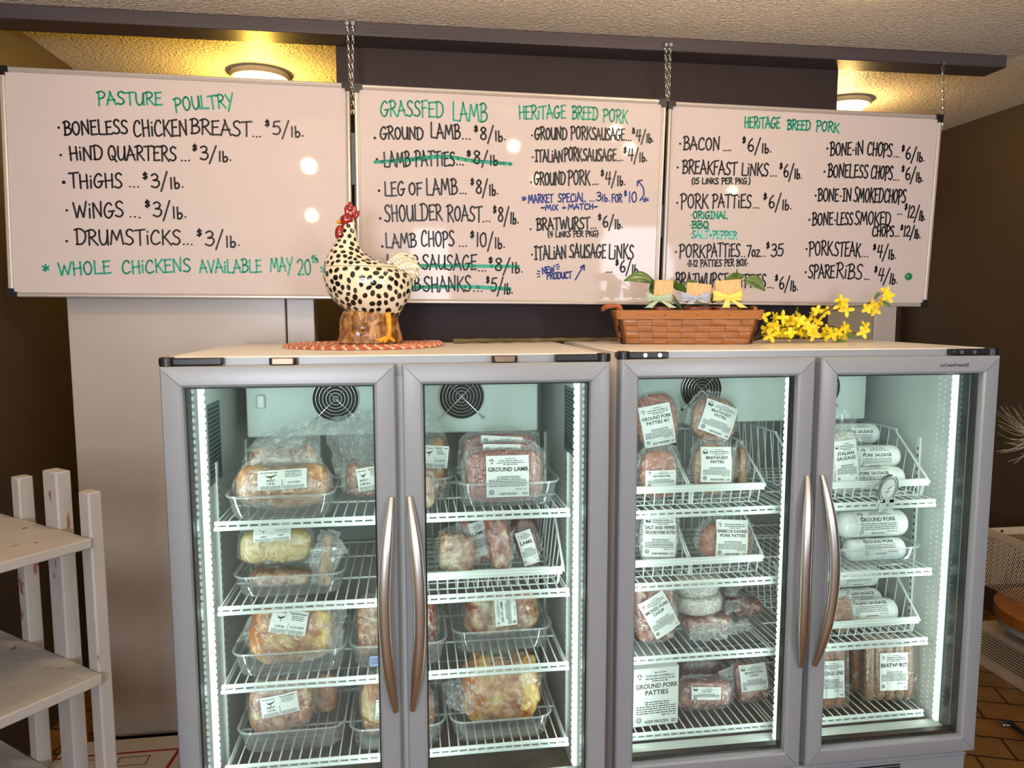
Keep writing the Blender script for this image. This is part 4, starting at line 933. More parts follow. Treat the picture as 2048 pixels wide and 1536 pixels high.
# ------------------------------------------------------------------ woven basket
BYF, BYB = .50, .70
def bxz(cx, cy, Y=BYF):
    p = AT(1180 + cx / 3.2, 520 + cy / 3.2, Y); return p.x, p.z
def basket():
    x0, _ = bxz(262, 540); x1, _ = bxz(1052, 540); rx0, zr = bxz(222, 322); rx1, _ = bxz(1112, 322); _, zb = bxz(600, 378)
    z0 = ZT + .001; yf, yb = BYF, BYB; fl = .014
    t = thing('woven_basket', 'low honey brown woven splint basket holding three ribboned bamboo blocks', 'basket', ((x0 + x1) / 2, (yf + yb) / 2, ZT))
    wood = pm('splint_wood', lin(154, 94, 40), 0.4, var=.24, vs=14, stretch=(1.2, 1.2, 14), bump=.12, bs=60, coat=.3)
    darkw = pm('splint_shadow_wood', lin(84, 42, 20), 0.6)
    rimw = pm('basket_rim_wood', lin(164, 102, 44), 0.35, var=.18, vs=10, stretch=(1, 1, 22), coat=.4)
    leath = pm('tan_leather', lin(164, 88, 44), 0.5, var=.15, vs=40)
    def ringpts(z, grow, n=8):
        q = (z - z0) / (zr - z0); a, b = x0 + (rx0 - x0) * q - grow, x1 + (rx1 - x1) * q + grow; c, d = yf + .02 - fl * q - grow, yb - .02 + fl * q + grow; r = .018; P = []
        for cx, cy, s in ((b - r, c + r, -90), (b - r, d - r, 0), (a + r, d - r, 90), (a + r, c + r, 180)):
            for i in range(n + 1): w = R(s + 90 * i / n); P.append((cx + r * math.cos(w), cy + r * math.sin(w), z))
        return P
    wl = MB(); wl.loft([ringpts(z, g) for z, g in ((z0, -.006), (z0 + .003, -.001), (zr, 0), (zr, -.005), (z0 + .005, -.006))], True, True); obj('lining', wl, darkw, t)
    # woven splints: rows over and under uprights
    rows = 4; hz = (zb - .002 - z0) / rows; wv = MB(); up = MB()
    def side(fn, ncol, L):
        for r_ in range(rows):
            for c_ in range(ncol):
                u0, u1 = c_ / ncol, (c_ + 1) / ncol; za, zc = z0 + r_ * hz, z0 + (r_ + 1) * hz
                over = (r_ + c_) % 2 == 0; tgt = wv if over else up
                g = .03 if over else .13; ga = .06 if over else 0.0
                def f(i, j, u0=u0, u1=u1, za=za, zc=zc, over=over, g=g, ga=ga):
                    u = u0 + (u1 - u0) * (g / 2 + (1 - g) * i) if not over else u0 - (u1 - u0) * .12 + (u1 - u0) * 1.24 * i
                    z = za + (zc - za) * (ga + (1 - 2 * ga) * j)
                    b = (.0045 * math.sin(math.pi * i) ** .6 if over else .0034 * math.sin(math.pi * (.15 + .7 * j))) + .0008
                    return fn(min(1, max(0, u)), z, b)
                tgt.grid(f, 8, 4)
    def front(u, z, b):
        q = (z - z0) / (zr - z0); a, e = x0 + (rx0 - x0) * q + .012, x1 + (rx1 - x1) * q - .012
        e2 = max(0, abs(u - .5) * 2 - .93) / .07
        return (a + (e - a) * u, yf + .02 - fl * q - b + .006 * e2 ** 2, z)
    def back(u, z, b):
        p = front(1 - u, z, b); return (p[0], yf + yb - p[1], z)
    def endr(u, z, b):
        q = (z - z0) / (zr - z0); e = x1 + (rx1 - x1) * q; return (e + b, yf + .03 + (yb - yf - .06) * u, z)
    def endl(u, z, b):
        q = (z - z0) / (zr - z0); e = x0 + (rx0 - x0) * q; return (e - b, yb - .03 - (yb - yf - .06) * u, z)
    side(front, 9, 0); side(back, 9, 0); side(endr, 4, 0); side(endl, 4, 0)
    obj('woven_rows', wv, wood, t, ang=60); obj('uprights', up, wood, t, ang=60)
    rm = MB(); rm.loft([ringpts(z, g) for z, g in ((zb, .001), (zb - .001, .006), (zr - .001, .007), (zr + .001, .003), (zr + .001, -.006), (zb + .005, -.007))], False, False); obj('rim', rm, rimw, t)
    nail = MB()
    for u in (245, 520, 720, 905): x, z = bxz(u, 352, yf + .0); nail.blob((x, yf - .0005, z), .002, .0012, .002)
    obj('rim_tacks', nail, darkw, t)
    hd = MB(); ym = (yf + yb) / 2
    hp = [(rx0 + .022, ym - .03, zr - .012), (rx0 + .018, ym - .032, zr + .010), (rx0 - .002, ym - .03, zr + .017), (rx0 - .032, ym - .02, zr + .012), (rx0 - .044, ym, zr + .002), (rx0 - .032, ym + .02, zr + .012), (rx0 - .002, ym + .03, zr + .017), (rx0 + .018, ym + .032, zr + .010), (rx0 + .022, ym + .03, zr - .012)]
    hd.tube(spline3(hp), .0085, 8, flat=.5); obj('handle', hd, leath, t)
    h2 = MB(); h2.tube(spline3([(rx1 - .01, ym - .03, zr - .012), (rx1 - .01, ym - .028, zr + .006), (rx1 - .006, ym, zr + .010), (rx1 - .01, ym + .028, zr + .006), (rx1 - .01, ym + .03, zr - .012)]), .008, 8, flat=.6); obj('handle', h2, leath, t)
    return z0 + .006, zr
def spline3(p, k=5):
    out = []; n = len(p)
    for i in range(n - 1):
        a, b, c, d = (Vector(p[max(0, i - 1)]), Vector(p[i]), Vector(p[i + 1]), Vector(p[min(n - 1, i + 2)]))
        for j in range(k):
            t = j / k; out.append(0.5 * ((2 * b) + (c - a) * t + (2 * a - 5 * b + 4 * c - d) * t * t + (3 * b - a - 3 * c + d) * t ** 3))
    out.append(Vector(p[-1])); return out
BZ, BR_ = basket()

def gingham(name, c1, scale=170, stripes=False):
    m, nt, b = newmat(name); tc = nt.nodes.new('ShaderNodeTexCoord'); sx = nt.nodes.new('ShaderNodeSeparateXYZ'); nt.links.new(tc.outputs['UV'] if False else tc.outputs['Object'], sx.inputs[0])
    def sq(out):
        a = nt.nodes.new('ShaderNodeMath'); a.operation = 'MULTIPLY'; a.inputs[1].default_value = scale; nt.links.new(out, a.inputs[0])
        f = nt.nodes.new('ShaderNodeMath'); f.operation = 'FRACT'; nt.links.new(a.outputs[0], f.inputs[0])
        g = nt.nodes.new('ShaderNodeMath'); g.operation = 'GREATER_THAN'; g.inputs[1].default_value = .5; nt.links.new(f.outputs[0], g.inputs[0]); return g.outputs[0]
    x = sq(sx.outputs['X'])
    if stripes: fac = x
    else:
        z = sq(sx.outputs['Z']); ad = nt.nodes.new('ShaderNodeMath'); ad.operation = 'ADD'; nt.links.new(x, ad.inputs[0]); nt.links.new(z, ad.inputs[1])
        h = nt.nodes.new('ShaderNodeMath'); h.operation = 'MULTIPLY'; h.inputs[1].default_value = .5; nt.links.new(ad.outputs[0], h.inputs[0]); fac = h.outputs[0]
    mx = nt.nodes.new('ShaderNodeMixRGB'); mx.inputs[1].default_value = lin(232, 230, 222); mx.inputs[2].default_value = c1; nt.links.new(fac, mx.inputs[0]); nt.links.new(mx.outputs[0], b.inputs['Base Color']); b.inputs['Roughness'].default_value = .8
    return m
def bundle(label, bl, bow, tails, ribm, tilt, cloth):
    Y = BYF + .062
    P = lambda u, v, y=0: Vector((*[0, 0], 0)) + Vector((bxz(u, v, Y + y)[0], Y + y, bxz(u, v, Y + y)[1]))
    l, tp, r, bt = bl; cx = (l + r) / 2
    t = thing('bamboo_block', label, 'bamboo block', (bxz(cx, bt, Y)[0], Y, BZ))
    bam = pm('bamboo', lin(222, 178, 124), 0.5, var=.14, vs=10, stretch=(14, 14, .6))
    a, b_ = P(l, tp), P(r, bt); w, h = b_.x - a.x, a.z - b_.z
    mb = MB(Matrix.Translation(((a.x + b_.x) / 2, Y, (a.z + b_.z) / 2)) @ Matrix.Rotation(tilt, 4, 'Y') @ Matrix.Rotation(-.15, 4, 'X'))
    mb.box(-w / 2, w / 2, -.007, .007, -h / 2 - .03, h / 2); obj('bamboo_slab', mb, bam, t, bevel=.003)
    # rounded wooden holder with striped cloth it stands in
    hw = w * .49; hz = BR_ + .014; br = pm('red_brown_wood', lin(112, 52, 28), 0.35, var=.2, vs=20, coat=.3)
    hx = P(cx + (tails[2] if len(tails) > 2 else 0), 0).x
    ho = MB(); ho.loft([[(hx + (hw + g) * (abs(math.cos(q)) ** .6) * (1 if math.cos(q) > 0 else -1), Y + (.036 + g) * (abs(math.sin(q)) ** .6) * (1 if math.sin(q) > 0 else -1), z) for q in [2 * math.pi * i / 36 for i in range(36)]] for z, g in ((hz - .016, .001), (hz - .014, .004), (hz - .004, .005), (hz, .001), (hz - .001, -.006), (hz - .016, -.006))], False, False); obj('holder_rim', ho, br, t)
    cl = MB(); cl.loft([[(hx + (hw + .0006 * math.sin(q * 18)) * (abs(math.cos(q)) ** .6) * (1 if math.cos(q) > 0 else -1), Y + .035 * (abs(math.sin(q)) ** .6) * (1 if math.sin(q) > 0 else -1), z) for q in [2 * math.pi * i / 72 for i in range(72)]] for z in (BZ, hz - .012)], True, True); obj('striped_cloth', cl, cloth, t)
    # ribbon bow
    bx_, bz_, half, hh = bow; k = (bxz(100, 0, Y)[0] - bxz(0, 0, Y)[0]) / 100; c = P(bx_, bz_, -.02); rb = MB()
    for s in (-1, 1):
        def lobe(i, j, s=s):
            w_ = 2 * math.pi * i; x = s * half * k * (.5 - .5 * math.cos(w_)); y = -.011 * math.sin(w_); tap = .3 + .7 * (x * s / (half * k + 1e-9))
            return (c.x + x, c.y + y + .002 * math.sin(9 * j), c.z + (j - .5) * hh * 2 * k * tap + s * 0 + .12 * abs(x))
        rb.grid(lobe, 20, 6)
    bo = obj('ribbon_bow', rb, ribm, t, solid=.0008)
    obj('knot', MB().blob(c + Vector((0, -.004, 0)), .0085, .008, .010, p=2.5, amp=.1, seed=3), ribm, bo)
    tl = MB()
    for tx, tz in tails[:2]:
        e = P(tx, tz, -.02)
        def tail(i, j, e=e): 
            w_ = .007 + .007 * i; p = c.lerp(e, i) + Vector((0, -.016 * math.sin(math.pi * min(1, i * 1.1) / 2) - .012 * i, 0)); return (p.x + (j - .5) * 2 * w_, p.y + .0022 * math.sin(i * 7 + j * 2), p.z)
        tl.grid(tail, 10, 5)
    obj('ribbon_tails', tl, ribm, bo, solid=.0008)
cloth = gingham('purple_striped_cloth', lin(112, 104, 140), 130, True)
bundle('bamboo block tied with a green gingham bow, standing in the basket', (432, 128, 548, 222), (468, 245, 82, 30), ((398, 306), (548, 306)), gingham('green_gingham', lin(86, 158, 84), 210), .07, cloth)
bundle('bamboo block tied with a blue gingham bow, standing in the basket', (630, 150, 778, 225), (690, 245, 92, 34), ((645, 282), (745, 275)), gingham('blue_gingham', lin(74, 104, 172), 190), .10, cloth)
bundle('bamboo block tied with a yellow ribbon bow, standing in the basket', (802, 130, 955, 220), (885, 240, 92, 36), ((862, 306), (968, 306)), pm('yellow_ribbon', lin(236, 216, 110), 0.7, var=.06, vs=80), -.07, cloth)

# ------------------------------------------------------------------ leaf and flower shapes
def leaf_mesh(mb, base, tip, width, droop, n=8, up=Vector((0, 0, 1))):
    base, tip = Vector(base), Vector(tip); d = tip - base; side = d.cross(Vector((0, -1, .35))).normalized()
    nrm = side.cross(d).normalized()
    def f(i, j):
        w = width * math.sin(math.pi * min(1, (i * .93 + .05))) ** .8 * (1 - .35 * i); p = base + d * i + nrm * 0 + Vector((0, 0, droop * math.sin(math.pi * i)))
        s = (j - .5) * 2; return p + side * (w * s) + nrm * (-.25 * w * (1 - abs(s)))
    mb.grid(lambda i, j: f(i, j)[:], n, 4)
def pothos():
    Y = BYB - .057; gm = pm('leaf_green', lin(70, 104, 40), 0.3, var=.3, vs=30, coat=.3); sm = pm('stem_green', lin(96, 118, 60), 0.5)
    P = lambda u, v, y=0: Vector((bxz(u, v, Y + y)[0], Y + y, bxz(u, v, Y + y)[1]))
    c = P(640, 330); t = thing('pothos_plant', 'green trailing leafy plant growing behind the bamboo blocks in the basket', 'plant', (c.x, Y, BZ))
    obj('pot', MB().lathe([(.022, 0), (.028, .07), (.030, .075), (.026, .075), (.024, .06), (.001, .058)], 20, (c.x, Y, BZ)), M['black'], t)
    for (rx, ry), (bx_, by_), (tx, ty), w, dr, y in (((600, 330), (405, 140), (222, 130), .026, .018, 0), ((600, 330), (400, 215), (402, 130), .016, 0, -.01), ((620, 330), (560, 190), (515, 135), .018, .004, .0), ((630, 330), (575, 215), (675, 132), .022, .008, -.01), ((640, 330), (600, 220), (560, 150), .016, .006, -.02), ((660, 330), (770, 275), (815, 205), .016, .006, -.03),
                                               ((660, 330), (950, 130), (1075, 200), .030, .016, 0), ((660, 330), (940, 105), (830, 140), .020, .006, .01), ((655, 330), (905, 120), (908, 55), .004, 0, .0), ((620, 330), (395, 190), (440, 215), .012, .0, -.02)):
        a, b_, e = P(rx, ry), P(bx_, by_, y), P(tx, ty, y - .015)
        lf = MB(); leaf_mesh(lf, b_, e, w, dr); lo = obj('leaf', lf, gm, t, solid=.0006)
        sp = MB(); sp.tube(spline3([Vector((c.x, Y, BZ + .06)), a.lerp(b_, .5) + Vector((0, 0, .02)), b_]), .0022, 6); obj('stem', sp, sm, t)
pothos()

def flowers():
    ym = pm('yellow_petal', lin(250, 216, 30), 0.5, var=.12, vs=40); gm = pm('spray_leaf_green', lin(84, 116, 40), 0.5, var=.2, vs=30); bm_ = pm('spray_twig', lin(92, 62, 30), 0.7, var=.3, vs=40)
    c = bxz(1300, 530, .6); t = thing('forsythia_spray', 'spray of yellow forsythia blossoms on brown twigs lying beside the basket', 'flowers', (c[0], .6, ZT))
    rnd = random.Random(12)
    P = lambda u, v, Y: Vector((bxz(u, v, Y)[0], Y, max(ZT + .004, bxz(u, v, Y)[1])))
    twigs = [[(1040, 500, .62), (1180, 430, .62), (1330, 400, .63), (1480, 360, .64), (1620, 305, .65), (1760, 285, .66), (1880, 205, .66)],
             [(1040, 510, .58), (1200, 440, .56), (1350, 425, .56), (1500, 455, .56), (1640, 465, .57), (1745, 470, .58)],
             [(1045, 515, .60), (1150, 500, .55), (1330, 505, .54), (1480, 500, .54), (1600, 510, .55)],
             [(1045, 500, .66), (1180, 385, .68), (1290, 370, .69), (1420, 375, .70)],
             [(1330, 400, .63), (1480, 345, .60), (1590, 270, .6)],
             [(1350, 425, .56), (1520, 420, .58), (1610, 440, .6)]]
    paths = []
    for tw in twigs:
        P3 = spline3([P(*q) for q in tw], 6); paths.append(P3); obj('twig', MB().tube(P3, [.0028 - .0016 * i / len(P3) for i in range(len(P3))], 6), bm_, t)
    spots = [(1890, 205, .65), (1905, 240, .64), (1850, 270, .64), (1800, 285, .64), (1770, 310, .63), (1820, 320, .64), (1610, 265, .62), (1640, 320, .62), (1600, 290, .63), (1745, 465, .56), (1755, 430, .57), (1620, 430, .56), (1500, 330, .62), (1450, 325, .62), (1420, 340, .63)]
    for u in range(1125, 1640, 32):
        for k in range(4 if u < 1460 else 2):
            spots.append((u + rnd.uniform(-18, 18), rnd.uniform(360, 505) if u < 1460 else rnd.uniform(420, 515), rnd.uniform(.50, .68)))
    spots = [s_ for s_ in spots][:92]
    for u, v, Y in spots:
        p = P(u, v, Y); f = MB()
        near = min((q for ps in paths for q in ps), key=lambda q: (q - p).length)
        ax = Vector((rnd.uniform(-.7, .7), -1, rnd.uniform(-.5, .7))).normalized(); e1 = ax.orthogonal().normalized(); e2 = ax.cross(e1); a0 = rnd.uniform(0, 1.5); L = rnd.uniform(.020, .028)
        p.z = max(p.z, ZT + .031)
        for k in range(4):
            a = a0 + k * math.pi / 2; d = e1 * math.cos(a) + e2 * math.sin(a); s_ = ax.cross(d)
            def pet(i, j, d=d, s_=s_): 
                w = .0074 * math.sin(math.pi * min(1, .12 + .8 * i)) ** .7; return (p + ax * (.004 + .010 * i - .007 * i * i + .0025 * abs(j - .5)) + d * (.002 + L * i) + s_ * (w * (j - .5) * 2))[:]
            f.grid(pet, 5, 3)
        f.tube([p - ax * .012, p + ax * .005], [.0012, .0034], 6)
        bo = obj('blossom', f, ym, t)
        if (near - p).length > .012: obj('blossom_stalk', MB().tube([near, near.lerp(p, .5) + Vector((0, 0, .003)), p - ax * .010], .0011, 5), bm_, bo)
    for b_, e, Y in (((1640, 470), (1700, 510), .56), ((1560, 520), (1650, 525), .56), ((1330, 330), (1322, 300), .68), ((1870, 265), (1925, 300), .64), ((1180, 410), (1110, 405), .62), ((1660, 490), (1630, 450), .57), ((1820, 245), (1860, 205), .65), ((1300, 360), (1340, 335), .66)):
        lf = MB(); leaf_mesh(lf, P(*b_, Y), P(*e, Y - .01), .0075, .003); obj('leaf', lf, gm, t, solid=.0005)
flowers()
# ------------------------------------------------------------------ things in the freezers
def pk_T(c, lean=0, roll=0, yaw=0):
    return Matrix.Translation(c) @ Matrix.Rotation(R(yaw), 4, 'Z') @ Matrix.Rotation(R(-lean), 4, 'X') @ Matrix.Rotation(R(roll), 4, 'Y')
SEED = [0]
def pack(name, label, cat, px, Y, d, mat, z=None, lean=6, roll=0, yaw=0, p=3.2, amp=.10, labels=(), group=None, film=True, flange=(.008, .012), meatname='meat', hair=None, shrink=1.0, tall=0, freq=2.2, lobes=None):
    """a vacuum-packed cut: px = (x0, y0, x1, y1) as read in the photo for its front at depth Y"""
    x0, y0, x1, y1 = px; SEED[0] += 1; sd = SEED[0]; lean *= .5
    a = AT((x0 + x1) / 2, y1, Y); w = AT(x1, y1, Y).x - AT(x0, y1, Y).x; zt = AT((x0 + x1) / 2, y0, Y).z; zb = a.z if z is None else z
    h = max(.02, (zt - zb)) / max(.3, math.cos(R(lean))); cx = a.x
    t = thing(name, label, cat, (cx, Y + d / 2, zb), group)
    dip = (d / 2) * math.sin(R(abs(lean))) * .95 + (w / 2) * math.sin(R(abs(roll))) * .8
    T = pk_T((cx, Y + d / 2 + dip * .3, zb + (dip + .0045 if z is not None else 0)), lean, roll, yaw); h = max(.03, h - (dip if z is not None else 0))
    A, B, H = w / 2, d / 2, h / 2
    m = MB(T)
    if lobes is None and mat in (M['raw'], M['pink'], M['leg'], M['skin'], M['red'], M['roast'], M['slab'], M['dark']) and w > .05:
        rl = random.Random(sd * 5 + 1); n_ = 3 if w > .09 else 2
        lobes = [((k + .5) / n_ * 2 - 1 + rl.uniform(-.12, .12), rl.uniform(-.25, .25), rl.uniform(.42, .54) * (3 / n_) * .86, rl.uniform(.8, 1.0), rl.uniform(.8, 1.0)) for k in range(n_)] + [(rl.uniform(-.5, .5), -.45, .6, .5, .7)]
    if lobes:
        for k, (lx, lz, lw_, lh_, ld) in enumerate(lobes):
            aa, hh = min(lw_, 1) * A, lh_ * H; qx = max(-(A * .97 - aa), min(A * .97 - aa, lx * A)); qz = max(-(H * .97 - hh), min(H * .97 - hh, lz * H))
            m.blob((qx, 0, H + qz), aa, B * .93 * ld, hh, p=min(p, 2.7), amp=amp * 1.1, freq=freq * 1.3, seed=sd + k * .37, nu=30, nv=20)
    else: m.blob((0, 0, H), A * .96 * shrink, B * .92, H * .96 * shrink, p=p, amp=amp, freq=freq, seed=sd, nu=40, nv=26)
    mo = obj(meatname, m, mat, t, ang=80)
    if lobes:
        rmod = mo.modifiers.new('join', 'REMESH'); rmod.mode = 'VOXEL'; rmod.voxel_size = .0035; rmod.use_smooth_shade = True
    def yf(x, z, k=1.06):
        q = 1 - abs(x / (A * 1.02)) ** p - abs((z - H) / (H * 1.02)) ** p
        return -B * k * max(0.0, q) ** (1 / p)
    if film:
        f = MB(T); f.blob((0, 0, H), A, B * 1.02, H, p=p, amp=amp * 1.3, freq=3.6, seed=sd + .4, nu=40, nv=26, k=1.02)
        fl = flange
        if fl:
            rnd = random.Random(sd)
            n = 44; inn, out = [], []
            for i in range(n):
                q = 2 * math.pi * i / n; c_, s_ = math.cos(q), math.sin(q); r = (abs(c_) ** p + abs(s_) ** p) ** (-1 / p)
                e = 1 + rnd.uniform(-.25, .4) if s_ > -.3 else .05; up = tall * max(0, s_) ** 2
                inn.append((A * r * c_ * .97, 0, H + H * r * s_ * .97)); out.append(((A + fl[0] * e) * r * c_, .010 * math.sin(q * 5 + sd) + .006 * rnd.uniform(-1, 1), H + (H + fl[1] * e + up * (.8 + .3 * rnd.random())) * r * s_))
            mid = [tuple((u + v) / 2 + (.006 * math.sin(i * 1.9 + sd) if k == 1 else 0) for k, (u, v) in enumerate(zip(a_, b_))) for i, (a_, b_) in enumerate(zip(inn, out))]
            L = [inn, mid, out]; v = [q for l in L for q in l]
            f.add(v, [(k * n + i, k * n + (i + 1) % n, (k + 1) * n + (i + 1) % n, (k + 1) * n + i) for k in range(2) for i in range(n)])
        obj('plastic_film', f, M['film'], t, ang=80)
    for lb in labels:
        lx, ly, lw, lh, ang, fill = lb                      # centre (fractions of width / height), size in metres
        ca, sa = math.cos(R(ang)), math.sin(R(ang)); ccx, ccz = (lx - .5) * w, ly * h
        def fn(u, v, lift, ccx=ccx, ccz=ccz, lw=lw, lh=lh, ca=ca, sa=sa):
            du, dv = (u - .5) * lw, (v - .5) * lh; x = ccx + du * ca + dv * sa; z = ccz - du * sa + dv * ca
            y = min(yf(x, z, 1.05) , -B * .55) - B * amp * 1.0 - .003
            return (T @ Vector((x, y - .0009 * lift, z)))[:]
        put_label(t, lw, lh, fn, fill)
    return t
def tub(label, px, pyrim, pybot, zs, depth=.24, group='clear plastic tubs in the freezers', flare=.016, tag_blue=False):
    x0, x1 = px; P0 = ATZ((x0 + x1) / 2, pybot, zs); yf = P0.y; zr = AT((x0 + x1) / 2, pyrim, yf - flare).z; zr = max(zr, zs + .045)
    X0, X1 = AT(x0, pyrim, yf - flare).x, AT(x1, pyrim, yf - flare).x; yb = min(yf + depth, .752 if X1 < 1.2 else .83)
    cx, cy = (X0 + X1) / 2, (yf + yb) / 2; z0 = zs + .0008
    t = thing('plastic_tub', label, 'plastic tub', (cx, cy, zs), group)
    def ring(z, g, r=.045, n=7):
        a, b = (X1 - X0) / 2 - flare + g, (yb - yf) / 2 + g; r = min(r, a * .9, b * .9); P = []
        for sx, sy, s in ((1, -1, -90), (1, 1, 0), (-1, 1, 90), (-1, -1, 180)):
            for i in range(n + 1): w = R(s + 90 * i / n); P.append((cx + sx * (a - r) + r * math.cos(w), cy + sy * (b - r) + r * math.sin(w), z))
        return P
    q = lambda f: z0 + (zr - z0) * f
    mb = MB(); mb.loft([ring(q(0), -.012), ring(q(.03), -.005), ring(q(.12), -.001), ring(q(.6), .005), ring(q(.9), .009)], True, False)
    obj('tub_wall', mb, M['tub'], t, ang=50)
    rm = MB(); rm.loft([ring(q(.9), .009), ring(q(.93), .0145), ring(q(1.0), .0165), ring(q(1.02), .0145), ring(q(1.0), .0105), ring(q(.9), .009)], False, False)
    obj('rim', rm, M['tubrim'], t, ang=50)
    if tag_blue:
        bx = AT(748, 1320, yf - .01)
        put_label(t, .03, .032, lambda u, v, l: (bx.x - .012 + .03 * u, yf - .012 - .0008 * l - .004 * v, zs + .018 + .032 * v), lambda L: [L.smallprint(.08, .92, .82 - k * .13, .06, k) for k in range(6)], M['bluetag'])
    return t, yf, yb, zs + .003, zr
M['tubrim'] = clear('tub_rim_plastic', (0.93, 0.95, 0.96, 1), 0.10, 0.55, 0.22, rough=0.12)
M['bluetag'] = pm('blue_tag', lin(150, 168, 216), 0.5)
def crumple(parent, pts, seed, wid=.012, nu=34, nv=30, name='film_bag'):
    """loose crumpled bag film over a quadrilateral given by four 3-D corners (bottom-left, bottom-right, top-right, top-left)"""
    a, b, c, d = [Vector(p) for p in pts]
    def f(i, j):
        p = a.lerp(b, i).lerp(d.lerp(c, i), j); q = Vector((i * 4.2, j * 4.2, seed))
        q2 = q + Vector((noise.noise(q * .7), noise.noise(q * .7 + Vector((5, 5, 5))), 0)) * 1.2
        e = .9 * (1 - 2 * abs(noise.noise(q2 * 1.1))) + .5 * (1 - 2 * abs(noise.noise(q2 * 2.6 + Vector((3, 1, 7))))); e2 = noise.fractal(q + Vector((9, 4, 2)), .8, 2, 3)
        k = min(1, 4 * min(i, 1 - i) + .35)
        return (p + Vector((e2 * .009, e * wid * 1.1, e * .004 + e2 * .006)))[:]
    m = MB(); m.grid(f, nu, nv); return obj(name, m, M['bag'], parent, ang=25)

FL = lambda title, mark='animals', seed=0, keep=True, extra=None: (lambda L: farm_label(L, title, mark, seed, keep, extra))
ML = lambda wt, dt, seed=0, kind='BREAST': (lambda L: meat_label(L, wt, dt, seed, kind))
Z1 = [.967, .715, .477, .226]; Z2 = [.925, .683, .433, .168]
Z1 = [z + .0025 for z in Z1]; Z2 = [z + .0025 for z in Z2]
PK, CATP = 'meat_package', 'packaged meat'

# ---- freezer under the hen, its first door
t1, yf, yb, zb, zr = tub('clear plastic tub holding chicken breast on the top shelf of the first door', (443, 668), 992, 1040, Z1[0], .22)
a = pack(PK, 'pack of chicken breast labelled 1.30 lbs in a tub on the top shelf', CATP, (462, 940, 660, 1030), yf + .012, .10, M['raw'], z=zb, lean=20, p=2.5, amp=.05, labels=((.52, .66, .138, .056, -2, ML('1.30 lbs', '12-27-2025', 1)),), meatname='chicken_breast', flange=(.006, .02))
q = lambda px, py, Y: AT(px, py, Y)
crumple(a, (q(478, 955, yf + .10), q(640, 960, yf + .10), q(640, 848, yf + .14), q(540, 880, yf + .15)), 3, .014)
b = pack(PK, 'grey-looking pack of chicken leaning behind the 1.30 lbs breast pack', CATP, (490, 893, 640, 1000), yf + .148, .06, M['pink'], z=zb, lean=12, p=2.6, amp=.06, flange=(.012, .02))
crumple(b, (q(490, 905, yf + .12), q(600, 900, yf + .12), q(620, 842, yf + .15), q(520, 870, yf + .15)), 6, .012)
c = pack(PK, 'pack of pink chicken labelled 2.08 lbs with a tall clear bag', CATP, (690, 925, 772, 1024), .30, .08, M['pink'], z=Z1[0], lean=10, p=2.8, amp=.07, labels=((.62, .52, .078, .072, -8, ML('2.08 lbs', '', 2)),), meatname='chicken_breast', flange=(.006, .01))
crumple(c, (q(684, 990, .29), q(770, 990, .29), q(770, 816, .36), q(640, 842, .36)), 11, .018)
crumple(c, (q(690, 960, .33), q(775, 960, .33), q(775, 850, .37), q(668, 835, .40)), 14, .016)

t1, yf, yb, zb, zr = tub('clear plastic tub under the yellow-skinned chicken pack', (460, 690), 1152, 1194, Z1[1], .22)
pack(PK, 'flat pack of chicken lying in the tub under the yellow-skinned pack', CATP, (492, 1150, 622, 1188), yf + .036, .11, M['pink'], z=zb, lean=0, p=3, amp=.05, flange=(.004, .004))
pack(PK, 'pack of yellow-skinned chicken labelled with 12-27, standing in a tub', CATP, (474, 1068, 624, 1150), yf + .035, .07, M['skin'], z=zr + .0065, lean=8, p=4, amp=.06, labels=((.48, .94, .11, .045, -3, ML('1.28 lbs', '12-27', 4, '')),), meatname='chicken', flange=(.005, .012))
def drum():
    Y = yf + .022; t = pack(PK, 'single drumstick in a clear bag beside the yellow-skinned chicken pack', CATP, (632, 1148, 666, 1190), Y, .045, M['pink'], z=zb, lean=10, p=2.2, amp=.05, meatname='drumstick', flange=None)
    s = AT(650, 1150, Y + .03); e = AT(655, 1075, Y + .06)
    obj('drumstick_shank', MB().tube([s, s.lerp(e, .5), e, e + Vector((0, .006, .008))], [.022, .016, .019, .010], 14), M['raw'], t)
    crumple(t, (AT(622, 1172, Y), AT(660, 1174, Y), AT(690, 1100, Y), AT(618, 1095, Y)), 21, .010); crumple(t, (AT(628, 1105, Y), AT(700, 1110, Y), AT(672, 1064, Y + .01), AT(640, 1062, Y + .01)), 22, .008)
drum()

t1, yf, yb, zb, zr = tub('clear plastic tub with orange-toned chicken on the third shelf down, first door', (457, 692), 1306, 1352, Z1[2], .24)
a = pack(PK, 'pack of orange-toned chicken pieces labelled 2.30 lbs 12-27-2025', CATP, (490, 1232, 668, 1346), yf + .016, .10, M['leg'], z=zb, lean=14, p=2.6, amp=.11, labels=((.50, .78, .108, .066, 10, ML('2.30 lbs', '12-27-2025', 5, '')),), meatname='chicken_pieces', flange=(.008, .016))
crumple(a, (q(600, 1330, yf + .02), q(682, 1310, yf + .02), q(695, 1212, yf + .06), q(625, 1222, yf + .06)), 31, .012)
crumple(a, (q(470, 1290, yf + .05), q(560, 1260, yf + .05), q(560, 1215, yf + .09), q(500, 1235, yf + .09)), 33, .010)
t1, yf, yb, zb, zr = tub('clear plastic tub with a blue tag behind the door handles, third shelf down', (695, 896), 1290, 1336, Z1[2], .24, tag_blue=True)
pack(PK, 'pack of dark pink chicken half hidden behind the two door handles', CATP, (712, 1212, 775, 1322), yf + .024, .09, M['pink'], z=zb, lean=12, p=2.6, amp=.11, flange=(.008, .012))
